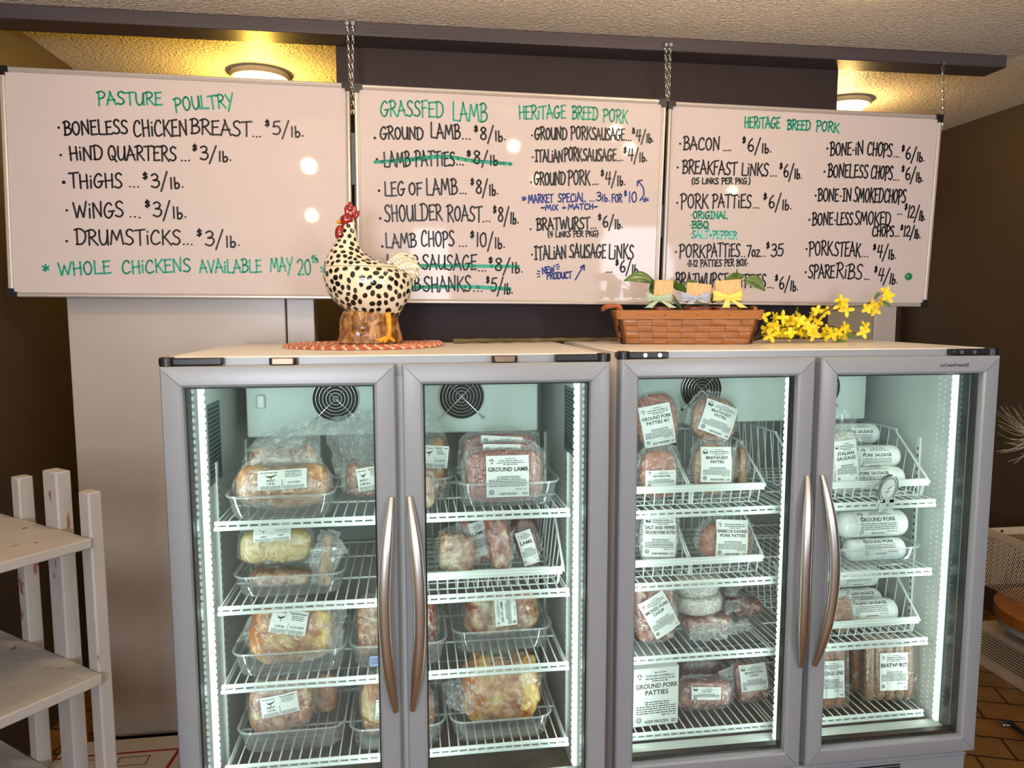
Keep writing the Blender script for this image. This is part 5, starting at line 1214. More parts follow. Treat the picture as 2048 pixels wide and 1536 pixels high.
pack(PK, 'pack of red lamb with a pale fat edge beside the second handle', CATP, (800, 1210, 876, 1310), yf + .018, .09, M['red'], z=zb, lean=10, p=2.6, amp=.10, flange=(.006, .012), meatname='lamb_cut')

t1, yf, yb, zb, zr = tub('clear plastic tub on the lowest shelf of the first door', (468, 690), 1462, 1504, Z1[3], .26)
pack(PK, 'pack of chicken with a creased label 1.52 lbs on the lowest shelf', CATP, (490, 1380, 625, 1472), yf + .04, .10, M['pink'], z=zb, lean=14, p=2.6, amp=.07, labels=((.52, .62, .112, .06, -8, ML('1.52 lbs', '', 7)),), meatname='chicken_breast', flange=(.006, .012))
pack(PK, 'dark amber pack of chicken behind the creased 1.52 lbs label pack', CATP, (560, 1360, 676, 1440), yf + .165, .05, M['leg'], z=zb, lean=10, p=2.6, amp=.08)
t1, yf, yb, zb, zr = tub('clear plastic tub with chicken legs behind the handle ends, lowest shelf', (696, 894), 1456, 1500, Z1[3], .26)
a = pack(PK, 'pack of chicken legs behind the first handle on the lowest shelf', CATP, (720, 1372, 780, 1490), yf + .03, .09, M['leg'], z=zb, lean=12, p=2.6, amp=.12, labels=((.82, .52, .05, .06, 4, ML('2.1 lbs', '', 8, '')),), meatname='chicken_legs', flange=(.006, .012))
pack(PK, 'pack of chicken behind the second handle on the lowest shelf', CATP, (795, 1395, 872, 1490), yf + .022, .09, M['pink'], z=zb, lean=12, p=2.6, amp=.1, flange=(.006, .012))

# ---- freezer under the hen, its second door
t1, yf, yb, zb, zr = tub('clear plastic tub by the second handle on the top shelf', (800, 910), 958, 1006, Z1[0], .2)
pack(PK, 'bagged chicken breast dated 12-27-25 beside the ground lamb tub', CATP, (808, 880, 896, 1002), yf + .02, .08, M['raw'], z=zb, lean=10, p=2.5, amp=.06, labels=((.72, .66, .085, .07, 6, ML('', '12-27-25', 9, '')),), meatname='chicken_breast', flange=(.012, .03), tall=.03)
pack(PK, 'small pack of pale pink meat in front of the 12-27-25 chicken bag', CATP, (812, 952, 872, 1018), .168, .03, M['roast'], z=Z1[0], lean=6, p=2.4, amp=.08)
t1, yf, yb, zb, zr = tub('clear plastic tub holding the ground lamb packs', (914, 1124), 966, 1014, Z1[0], .24)
for k, (x0, x1, y0, dy, sd, lab) in enumerate(((932, 1090, 905, .012, 40, 'ground lamb pack at the front of its tub, its label fully readable'), (934, 1074, 890, .062, 41, 'ground lamb pack second in its tub, only its label top showing'), (926, 1080, 872, .112, 42, 'ground lamb pack at the back of its tub behind the other two'))):
    w_ = AT(x1, 960, yf + dy).x - AT(x0, 960, yf + dy).x
    pack(PK, lab, CATP, (x0, y0, x1, 1008), yf + dy, .042, M['lamb'], z=zb, lean=10, p=5, amp=.03, labels=((.53 if k == 0 else .5, .5 if k == 0 else .62 + .02 * k, w_ * .54, .128 if k == 0 else .115, 2 * k, FL(['GROUND LAMB'], 'animals', sd)),), meatname='ground_lamb', group='ground lamb packs', flange=(.010, .012))

def wire_basket(label, x0, x1, yf, yb, z0, hb, hf, divider=None, group=None):
    t = thing('wire_basket', label, 'wire basket', ((x0 + x1) / 2, (yf + yb) / 2, z0), group); r = .0021
    mb = MB(); z = z0 + .004; tp = .014          # sides lean out towards the top
    n = max(4, round((x1 - x0) / .034)); m = max(4, round((yb - yf) / .055))
    for i in range(n + 1):
        x = x0 + .012 + (x1 - x0 - .024) * i / n
        mb.tube([(x, yf - .006, z0 + hf), (x, yf + .006, z + .004), (x, yf + .010, z), (x, yb - .004, z), (x, yb, z + .005), (x, yb + .002, z0 + hb)], r, 6)
    for j in range(m + 1):
        y = yf + .02 + (yb - yf - .03) * j / m; hh = hf + (hb - hf) * min(1, (y - yf) / ((yb - yf) * .42))
        mb.tube([(x0 - tp * hh / hb, y, z0 + hh), (x0 + .006, y, z + .003), (x0 + .01, y, z - .0005), (x1 - .01, y, z - .0005), (x1 - .006, y, z + .003), (x1 + tp * hh / hb, y, z0 + hh)], r, 6)
    obj('wire_body', mb, M['wire'], t)
    rm = MB(); ym = yf + (yb - yf) * .42; tf = tp * hf / hb
    rm.tube(spline3([(x0 - tf, yf - .006, z0 + hf), (x0 - tf - .002, yf + .01, z0 + hf + .012), (x0 - tp + .002, ym - .03, z0 + hb - .014), (x0 - tp, ym, z0 + hb), (x0 - tp, yb, z0 + hb)], 4), .0042, 8)
    rm.tube(spline3([(x1 + tf, yf - .006, z0 + hf), (x1 + tf + .002, yf + .01, z0 + hf + .012), (x1 + tp - .002, ym - .03, z0 + hb - .014), (x1 + tp, ym, z0 + hb), (x1 + tp, yb, z0 + hb)], 4), .0042, 8)
    rm.tube([(x0 - tp, yb, z0 + hb), (x1 + tp, yb, z0 + hb)], .0042, 8); rm.tube([(x0 - tf, yf - .006, z0 + hf), (x1 + tf, yf - .006, z0 + hf)], .0042, 8)
    obj('rim_wire', rm, M['wire'], t)
    pl = MB(); w = x1 - x0
    pl.loft([[(xx, yf - .008 + dy, z0 + hf + dz) for dy, dz in ((0, -.012), (-.004, -.011), (-.0035, -.003), (-.0055, 0), (-.0035, .003), (-.004, .010), (0, .012), (.003, .012), (.003, -.012))] for xx in (x0 - tf + .004, x1 + tf - .004)])
    po = obj('price_rail', pl, M['wire'], t, ang=25)
    if divider:
        dv = MB()
        for y in [yf + .004 + k * (yb - yf - .01) / 7 for k in range(8)]:
            hh = hf + (hb - hf) * min(1, (y - yf) / ((yb - yf) * .42)); dv.tube([(divider, y, z + .002), (divider, y, z0 + hh - .006)], r, 6)
        for dx in (-.004, .004): dv.tube([(divider + dx, yf + .0, z0 + .01), (divider + dx, yf + .002, z0 + hf - .004), (divider + dx, ym, z0 + hb - .006), (divider + dx, yb, z0 + hb - .006)], .003, 6)
        obj('divider', dv, M['wire'], t)
    return z0 + .0095
bz = wire_basket('white wire basket of bagged lamb cuts under the ground lamb', .672, 1.098, .165, .70, Z1[1] - .0, .215, .055)
for k, (pxs, Y, d, roll, lab, ttl, lx) in enumerate((((872, 1078, 950, 1160), .21, .06, 6, 'bag of lamb with a bone end showing, by the handle side of the wire basket', None, 0),
                                           ((940, 1040, 1008, 1158), .30, .06, -14, 'tall bag of lamb with a tilted label, second in the wire basket', ['LAMB'], .5),
                                           ((988, 1042, 1036, 1156), .215, .055, -10, 'glossy clear bag of lamb between the two labelled bags', None, .5),
                                           ((1046, 1068, 1090, 1158), .265, .05, -14, 'bag of lamb with a tilted white label nearest the basket side', ['LAMB'], .45),
                                           ((1024, 1040, 1080, 1150), .46, .06, 0, 'red lamb bag at the back of the wire basket', None, 0))):
    pack(PK, lab, CATP, pxs, Y, d, M['lamb'] if k == 4 else (M['roast'] if k == 0 else M['dark'] if k == 4 else M['slab']), z=bz, lean=22, roll=roll, p=2.6, amp=.1, labels=((lx, .52, .052, .11, -2, FL(ttl, 'animals', 60 + k, False)),) if ttl else (), flange=(.012, .02), meatname='lamb_cut')

t1, yf, yb, zb, zr = tub('clear plastic tub with the bone-in roast below the lamb basket', (904, 1108), 1262, 1304, Z1[2], .24)
def sideways(L):      # printed label turned on its side
    f0 = L.fn; L2 = Lab(L.h, L.w, lambda u, v, l: f0(1 - v, u, l)); farm_label(L2, ['LAMB ROAST'] if False else ['LEG OF LAMB'], 'animals', 71, True); L.ink = L2.ink
pack(PK, 'bone-in roast with a sideways white label, in a tub', CATP, (930, 1200, 1088, 1296), yf + .03, .13, M['roast'], z=zb, lean=14, p=2.2, amp=.07, labels=((.52, .62, .07, .088, -3, sideways),), meatname='roast', flange=(.004, .006))
t1, yf, yb, zb, zr = tub('clear plastic tub with the whole chicken on the lowest shelf', (900, 1108), 1440, 1482, Z1[3], .28)
a = pack('whole_chicken', 'whole chicken shrink-wrapped in a tub on the lowest shelf', 'packaged chicken', (924, 1336, 1090, 1474), yf + .03, .13, M['leg'], z=zb, lean=14, p=2.5, amp=.10, meatname='chicken_body', flange=(.004, .01), lobes=[(-.55, .0, .47, .98, .95), (.52, -.1, .50, .86, 1.0), (.55, .45, .36, .5, .85), (.02, -.5, .36, .5, .95), (-.05, .25, .26, .62, .7)])
crumple(a, (q(895, 1420, yf + .04), q(945, 1440, yf + .03), q(960, 1350, yf + .09), q(885, 1372, yf + .10)), 44, .014)

# ---- freezer under the basket, its first door
O2 = F2Y
bz = wire_basket('white wire basket of pork and bratwurst patties on the top shelf', F2X + .094, F2X + .545, .262, .76, Z2[0], .175, .062, divider=F2X + .295)
PT = dict(p=4.0, amp=.03, flange=(.012, .014))
def patties(label, px, Y, title, mark, lrect, roll=0, lean=10, d=.05, mat='patty', z=None, seed=0, extra=None):
    """stack of round patties in one clear bag with a printed label"""
    return pack('patty_package', label, 'packaged patties', px, Y, d, M[mat], z=z, lean=lean, roll=roll, labels=((*lrect, FL(title, mark, seed, True, extra)),) if title else (), meatname='patties', p=2.6, amp=.03, flange=(.014, .02))
patties('round reddish patties with a low white label at the front of the top basket', (1284, 905, 1361, 1000), .285, ['GROUND PORK'], 'animals', (.5, .42, .105, .058, 0), z=bz, seed=81)
patties('ground pork patties 4/1 pack leaning high over the red patties', (1279, 788, 1368, 900), .38, ['GROUND PORK', 'PATTIES 4/1'], 'animals', (.46, .42, .112, .142, -6), z=None, mat='patty', roll=-4, lean=14, seed=82)
patties('bratwurst patties pack perched on top, its label tilted', (1382, 796, 1476, 888), .37, ['BRATWURST', 'PATTIES'], 'sunfield', (.54, .52, .12, .112, 13), roll=8, lean=14, mat='brat', seed=83)
patties('bratwurst patties pack standing in the basket under the tilted one', (1391, 892, 1476, 1000), .30, ['BRATWURST', 'PATTIES'], 'sunfield', (.50, .60, .108, .118, 2), z=bz, mat='brat', seed=84)
pack('patty_package', 'patty pack seen edge-on by the side of the top basket', 'packaged patties', (1476, 898, 1496, 1000), .33, .06, M['brat'], z=bz, lean=8, roll=3, p=3, amp=.06, flange=(.014, .02), meatname='patties')
bz = wire_basket('white wire basket of salt and pepper and barbecue patties', F2X + .094, F2X + .548, .262, .76, Z2[1], .19, .058, divider=F2X + .30)
patties('salt and pepper ground pork patties pack in the second basket', (1282, 1028, 1362, 1140), .29, ['SALT AND PEPPER', 'GROUND PORK PATTIES'], 'sunfield', (.48, .58, .112, .14, 3), z=bz, mat='frost', seed=85)
patties('barbecue flavored pork patties pack in the second basket', (1404, 1050, 1512, 1142), .30, ['BARBECUE FLAVORED', 'PORK PATTIES'], 'animals', (.56, .62, .115, .125, 4), z=bz, mat='patty', seed=86)
pack(PK, 'smoked pork chop pack with a slanted white label', CATP, (1278, 1172, 1362, 1296), .27, .06, M['slab'], z=Z2[2], lean=16, roll=-4, labels=((.56, .46, .098, .135, -24, FL(['SMOKED PORK', 'CHOP'], 'animals', 87, False)),), p=3, amp=.08, meatname='pork_chop', flange=(.012, .014))
slab = pack(PK, 'pale red pork slab under the two round frosted steaks', CATP, (1372, 1240, 1474, 1294), .31, .14, M['slab'], z=Z2[2] + .010, lean=0, p=4, amp=.05, meatname='pork_slab', flange=(.012, .006))
crumple(slab, (q(1380, 1284, .28), q(1455, 1282, .28), q(1450, 1248, .29), q(1385, 1250, .29)), 51, .008); crumple(slab, (q(1450, 1278, .30), q(1505, 1262, .31), q(1500, 1240, .33), q(1455, 1250, .31)), 52, .008)
def disc(label, px, z0, z1, Y, seed):
    a, b = AT(px[0], px[2], Y), AT(px[1], px[2], Y); cx, r = (a.x + b.x) / 2, (b.x - a.x) / 2; cy = Y + r
    t = thing('round_steak', label, 'packaged meat', (cx, cy, z0))
    h = z1 - z0; m = MB(); m.loft([[(cx + (r + g) * math.cos(w) * (1 + .02 * math.sin(3 * w + seed)), cy + (r + g) * .8 * math.sin(w), z0 + h * f + .002 * math.sin(5 * w + seed)) for w in [2 * math.pi * i / 48 for i in range(48)]] for f, g in ((.04, -.012), (.12, -.003), (.3, 0), (.72, 0), (.9, -.002), (.96, -.01))])
    obj('meat', m, M['frost'], t, ang=50)
    f = MB(); f.loft([[(cx + (r + g) * math.cos(w) * (1 + .02 * math.sin(3 * w + seed)), cy + (r + g) * .8 * math.sin(w) - .002, z0 + h * f_ + .003 * math.sin(7 * w + seed)) for w in [2 * math.pi * i / 48 for i in range(48)]] for f_, g in ((.06, -.004), (.2, .003), (.5, .004), (.8, .003), (.98, -.004))], False, False)
    obj('plastic_film', f, M['film'], t)
    return t, cx, cy, r
sl_top = Z2[2] + .052
sl_top = AT(1424, 1246, .285).z + .009
zc = AT(1410, 1204, .30).z; ztp = AT(1410, 1160, .31).z
d1, cx, cy, r = disc('round frosted steak, lower of two stacked on the pork slab', (1362, 1462, 1235), sl_top, zc, .295, 1)
d2, cx2, cy2, r2 = disc('round frosted steak, upper of two stacked on the pork slab', (1358, 1456, 1190), zc + .002, min(ztp, Z2[1] - .03), .30, 2.3)
crumple(d2, (q(1452, 1195, .34), q(1470, 1195, .34), q(1500, 1166, .38), q(1452, 1166, .38)), 53, .006); crumple(d1, (q(1452, 1230, .33), q(1475, 1225, .33), q(1492, 1200, .36), q(1452, 1204, .36)), 54, .006)
pack(PK, 'dark red meat pack at the mullion side behind the pork slab', CATP, (1468, 1208, 1530, 1280), .42, .12, M['red'], z=Z2[2] + .006, lean=0, p=3, amp=.08)
def carton():
    Y = .262; a, b = AT(1262, 1440, Y), AT(1358, 1436, Y); z0 = Z2[3]; z1 = AT(1310, 1338, Y).z; x0, x1 = max(a.x, F2X + .066), b.x
    t = thing('white_carton', 'white ground pork patties carton on the lowest shelf', 'carton', ((x0 + x1) / 2, Y + .11, z0))
    m = MB(Matrix.Translation(((x0 + x1) / 2, Y + .09, z0)) @ Matrix.Rotation(R(3), 4, 'Z')); w = (x1 - x0) / 2 - .004; m.box(-w, w, -.085, .115, .0005, z1 - z0); obj('carton_body', m, M['box'], t, bevel=.0025)
    fl = MB(m.M); fl.box(-w + .001, w - .001, -.086, .114, z1 - z0 + .0002, z1 - z0 + .0018); obj('lid_flap', fl, M['box'], t)
    L = Lab(2 * w, z1 - z0, lambda u, v, l: (m.M @ Vector((-w + 2 * w * u, -.0856, (z1 - z0) * v)))[:]); L.fn = L.fn
    farm_label(L, ['GROUND PORK', 'PATTIES'], 'animals', 91, True); obj('printed_panel', L.ink, M['print'], t, smooth=False)
carton()
pack(PK, 'raw pork pack lying flat with a white label, beside the carton', CATP, (1362, 1376, 1474, 1442), .285, .10, M['slab'], z=Z2[3], lean=16, p=4, amp=.06, labels=((.45, .66, .105, .042, 4, FL(['PORK STEAK'], 'sunfield', 92, False)),), meatname='pork', flange=(.008, .008))
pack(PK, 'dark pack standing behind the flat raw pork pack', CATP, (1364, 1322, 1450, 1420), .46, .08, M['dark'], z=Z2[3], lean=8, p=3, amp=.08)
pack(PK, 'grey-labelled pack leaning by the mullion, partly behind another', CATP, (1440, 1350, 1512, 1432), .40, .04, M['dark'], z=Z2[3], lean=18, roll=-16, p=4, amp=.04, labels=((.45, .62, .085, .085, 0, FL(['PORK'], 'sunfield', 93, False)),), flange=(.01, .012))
pack(PK, 'pack with a big white label leaning next to the light strip, lowest shelf', CATP, (1480, 1335, 1548, 1434), .32, .045, M['slab'], z=Z2[3], lean=18, roll=-6, p=4, amp=.04, labels=((.5, .64, .10, .09, 2, FL(['SMOKED PORK', 'CHOPS'], 'sunfield', 94, False)),), flange=(.01, .014))

# ---- freezer under the basket, its second door: rolls of sausage
def roll(label, px, Y, title, z=None, ang0=0, group=None, top=False, seed=0, flip=False, yaw=0):
    x0, y0, x1, y1 = px; yc = (y0 + y1) / 2; a, b = AT(x0, yc, Y), AT(x1, yc, Y); ov = max(0, b.x - (F2X + 1.116)); a.x -= ov * .6; b.x -= ov; r = (AT(x0, y0, Y).z - AT(x0, y1, Y).z) / 2
    zc = a.z if z is None else z + r + .001; L_ = b.x - a.x; cx = (a.x + b.x) / 2; cy = Y + r
    t = thing('sausage_roll', label, 'sausage roll', (cx, cy, zc - r), group)
    T = Matrix.Translation((cx, cy, zc)) @ Matrix.Rotation(R(yaw), 4, 'Z')
    m = MB(T); prof = [(-.5, .12), (-.49, .45), (-.465, .78), (-.43, .95), (-.37, 1.0), (0, 1.0), (.37, 1.0), (.43, .96), (.47, .8), (.492, .5), (.5, .14)]
    m.loft([[(L_ * u, r * g * math.cos(w) * (1 + .012 * math.sin(4 * w + u * 9 + seed)), r * g * math.sin(w)) for w in [2 * math.pi * i / 28 for i in range(28)]] for u, g in prof]); obj('roll_body', m, M['wrap'], t, ang=60)
    e = MB(T)
    for s in (-1, 1): e.tube([(s * L_ * .497, 0, 0), (s * (L_ * .5 + .004), 0, .001), (s * (L_ * .5 + .010), 0, .003)], [.005, .0035, .006], 8)
    obj('gathered_end', e, M['wrap'], t)
    lw, lh = L_ * .62, r * 2.05
    def fn(u, v, l, r=r):
        w = R(-90) - (v - .42 + ang0) * lh / r; rr = r * 1.022 + .0010 + .0007 * l
        return (T @ Vector(((u - .5) * lw, rr * math.sin(w) if False else -rr * math.cos((v - .42 + ang0) * lh / r), rr * math.sin((v - .42 + ang0) * lh / r))))[:]
    def fill(L):
        L.animals(.10, .80, .9); L.text('FOOD AND FLOWERS, LLC', .58, .82, .045, .5); L.smallprint(.4, .75, .9, .018, seed); L.smallprint(.3, .9, .765, .018, seed + 1)
        L.text(title, .5, .52, .14, .94)
        for k in range(4): L.smallprint(.06, .94, .43 - k * .065, .022, seed + 2 + k)
        L.ring(.1, .12, .05); L.text('KEEP FROZEN', .5, .05, .06, .5); L.smallprint(.7, .95, .14, .02, seed + 8)
    put_label(t, lw, lh, fn, fill, n=18)
    return zc + r
bz = wire_basket('white wire basket of pork sausage rolls on the top shelf', F2X + .70, F2X + 1.145, .262, .76, Z2[0], .205, .055)
z_a = roll('pork sausage roll at the front of the top basket, behind the dial thermometer', (1696, 940, 1842, 985), .312, 'PORK SAUSAGE', z=bz, ang0=.16, seed=101)
z_b = roll('pork sausage roll with its name facing out, on top of the front rolls', (1712, 896, 1826, 940), .345, 'PORK SAUSAGE', z=None, ang0=-.02, seed=102)
roll('white roll lying at the bottom of the top basket, behind the front roll', (1700, 940, 1830, 985), .41, 'PORK SAUSAGE', z=bz, seed=103)
roll('white roll lying behind the named pork sausage roll', (1690, 891, 1785, 931), .482, 'PORK SAUSAGE', z=None, ang0=-.1, seed=104)
roll('highest pork sausage roll, at the back of the top basket', (1682, 851, 1772, 892), .47, 'PORK SAUSAGE', z=None, ang0=0, seed=105)
pack('sausage_package', 'flat white-labelled sausage pack by the handle on the top basket', 'packaged sausage', (1668, 866, 1726, 985), .268, .026, M['frost'], z=bz, lean=5, roll=-6, p=5, amp=.03, labels=((.5, .52, .082, .145, 0, FL(['ITALIAN', 'SAUSAGE'], 'sunfield', 106, False)),), meatname='sausage', flange=(.012, .02), tall=.05)
def dial():
    Y = .216; c = AT(1774, 976, Y); r = AT(1802, 976, Y).x - AT(1776, 976, Y).x
    t = thing('dial_thermometer', 'round dial thermometer clipped to the shelf edge in front of the sausage rolls', 'thermometer', (c.x, Y, c.z - r))
    T = Matrix.Translation(c) @ Matrix.Rotation(R(10), 4, 'X') @ Matrix.Rotation(R(18), 4, 'Z')
    cir = lambda k, y: [(k * r * math.cos(w), y, k * r * math.sin(w)) for w in [2 * math.pi * i / 36 for i in range(36)]]
    obj('case', MB(T).loft([cir(1.0, .004), cir(1.04, .0), cir(1.04, -.006), cir(.96, -.008), cir(.94, -.004)], True, False), M['chrome'], t)
    fo = obj('dial_face', MB(T).loft([cir(.945, -.0035), cir(.94, -.0045)]), M['paper'], t)
    L = Lab(2 * r, 2 * r, lambda u, v, l: (T @ Vector(((u - .5) * 2 * r, -.0052, (v - .5) * 2 * r)))[:])
    L.ring(.5, .5, .40, 30, .02); L.smallprint(.38, .62, .36, .03, 3)
    for k in range(20):
        w = R(-40 + k * 14); L.poly([(.5 + .40 * math.cos(w), .5 + .40 * math.sin(w)), (.5 + .34 * math.cos(w), .5 + .34 * math.sin(w)), (.5 + .34 * math.cos(w + .05), .5 + .34 * math.sin(w + .05)), (.5 + .40 * math.cos(w + .05), .5 + .40 * math.sin(w + .05))])
    obj('dial_print', L.ink, M['print'], fo, smooth=False)
    nd = MB(T); nd.loft([[(-.1 * r, -.0058, -.02 * r), (.0 * r, -.0058, -.05 * r), (.62 * r, -.0058, .18 * r)], [(-.1 * r, -.0063, -.02 * r), (0, -.0063, -.05 * r), (.62 * r, -.0063, .18 * r)]]); obj('needle', nd, M['inkk'], fo)
    cl = MB(); 
    for s in (-1, 1): cl.prism([(c.x + s * .016 - .008, c.z - r * .8), (c.x + s * .016 + .008, c.z - r * .8), (c.x + s * .016 + .004, c.z - r - .028), (c.x + s * .016 - .012, c.z - r - .034)], Y - .006, Y - .003)
    cl.box(c.x - .03, c.x + .03, Y - .006, Y + .0, c.z - r * 1.02, c.z - r * .72); obj('clip', cl, M['wire'], t)
dial()
t1, yf, yb, zb, zr = tub('clear plastic tub of ground pork rolls on the second shelf', (1672, 1852), 1098, 1136, Z2[1], .22)
zz = roll('ground pork roll lying in the tub under the named roll', (1704, 1088, 1818, 1132), yf + .028, 'GROUND PORK', z=zb + .002, ang0=.3, seed=111)
roll('ground pork roll with its name facing out on the second shelf', (1690, 1034, 1824, 1086), yf + .03, 'GROUND PORK', z=zz + .003, ang0=.12, seed=112)
z3 = roll('plain roll at the bottom back of the second shelf tub', (1714, 1080, 1806, 1124), yf + .125, 'GROUND PORK', z=zb + .002, seed=113)
roll('ground pork roll half hidden behind the named ground pork roll', (1680, 1022, 1788, 1066), yf + .13, 'GROUND PORK', z=z3 + .003, ang0=-.2, seed=114)
bz = wire_basket('white wire basket of italian sausage rolls on the third shelf', F2X + .71, F2X + 1.138, .262, .76, Z2[2], .215, .055)
za = roll('sausage roll at the front of the third shelf basket, label upward', (1690, 1212, 1812, 1258), .312, 'ITALIAN SAUSAGE', z=bz, ang0=.35, seed=121, flip=True)
zb2 = roll('sausage roll lying behind the front roll in the third shelf basket', (1684, 1190, 1780, 1236), .40, 'ITALIAN SAUSAGE', z=bz, ang0=.3, seed=122)
roll('italian sausage roll, highest in the third shelf basket', (1675, 1152, 1770, 1194), .43, 'ITALIAN SAUSAGE', z=zb2, ang0=.12, seed=123)
pack('sausage_package', 'clear bag of pale sausage by the handle in the third shelf basket', 'packaged sausage', (1668, 1200, 1708, 1256), .27, .02, M['brat'], z=bz, lean=4, p=3, amp=.06, flange=(.012, .014), meatname='sausage')

def links(label, px, Y, n, mat, title, lrect, yaw=0, seed=0, d=.034):
    x0, y0, x1, y1 = px; a, b = AT(x0, y1, Y), AT(x1, y1, Y); w = b.x - a.x; z0 = Z2[3]; h = AT(x0, y0, Y).z - z0; cx = (a.x + b.x) / 2
    t = thing('sausage_package', label, 'packaged sausage', (cx, Y + d / 2, z0)); T = pk_T((cx, Y + d / 2, z0 + .002), 5, 0, yaw); r = w / n / 2
    for k in range(n):
        x = -w / 2 + r + 2 * r * k; m = MB(T); rr = r * .98
        m.tube([(x, 0, .004), (x, 0, .010), (x + .001, 0, .02), (x, .001, h * .5), (x - .001, 0, h - .016), (x, 0, h - .006), (x, 0, h - .001)], [rr * .35, rr * .75, rr, rr * 1.02, rr, rr * .75, rr * .3], 12, flat=1.25 if False else 1.0); obj('sausage', m, mat, t, ang=80)
    f = MB(T); f.loft([[((w / 2 + .003) * sx * k, (r * 1.08 + (.004 if abs(sx) < .9 else 0)) * sy * k2, z) for sx, sy in [(-1.02, 0)] + [(-1 + 2 * i / (4 * n), -1 - .14 * math.cos(2 * math.pi * i / 4)) for i in range(4 * n + 1)] + [(1.02, 0)] + [(1 - 2 * i / (4 * n), 1) for i in range(4 * n + 1)]] for z, k, k2 in ((-.001, 1.04, .15), (.012, 1.02, .9), (h * .5, 1, 1), (h - .012, 1.02, .9), (h + .012, 1.06, .12))], False, False)
    obj('plastic_film', f, M['film'], t, ang=60)
    if title:
        lx, ly, lw, lh = lrect
        def fn(u, v, l): 
            x = (lx - .5) * w + (u - .5) * lw; return (T @ Vector((x, -r * (1.15 + .05 * math.cos(2 * math.pi * x / (2 * r) + (0 if n % 2 else math.pi))) - .0045 - .0008 * l, ly * h + (v - .5) * lh)))[:]
        put_label(t, lw, lh, fn, FL(title, 'animals', seed, False), n=24)
    return t
links('bratwurst pack of five links with a large label facing out, lowest shelf', (1736, 1288, 1830, 1412), .285, 5, M['brat'], ['BRATWURST'], (.52, .50, .104, .135), seed=131, yaw=-4)
links('bratwurst pack just behind the labelled five link pack', (1712, 1288, 1800, 1404), .345, 5, M['brat'], None, None, seed=132, yaw=-8)
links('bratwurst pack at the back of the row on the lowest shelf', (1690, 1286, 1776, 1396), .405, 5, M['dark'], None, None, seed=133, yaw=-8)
links('reddish sausage link pack by the handle, lowest shelf', (1628, 1300, 1694, 1428), .262, 3, M['saus'], ['SAUSAGE LINK'], (.46, .5, .10, .13), seed=134)

# ------------------------------------------------------------------ around the freezers
def cooler_panel():
    Y0, Y1 = .935, 1.045; xa, xb, xc = AT(135, 640, Y0).x, AT(571, 640, Y0).x, AT(628, 640, Y0).x
    wm = pm('white_panel_paint', lin(186, 174, 164), 0.32, var=.06, vs=2.2, bump=.03, bs=6)
    t = thing('tall_white_panel', 'tall plain white door panel standing upright behind the freezer with the hen jar', 'door panel', ((xa + xb) / 2, Y0, FLOOR))
    obj('panel', MB().box(xa, xb, Y0, Y1, FLOOR + .02, 2.0), wm, t, bevel=.004)
    obj('side_strip', MB().box(xb + .003, xc, Y0 + .015, Y1, FLOOR + .02, 2.0), wm, t, bevel=.003)
    obj('bottom_rail', MB().box(xa + .004, xb, Y0 + .006, Y1 - .006, FLOOR, FLOOR + .02), M['black'], t)
cooler_panel()

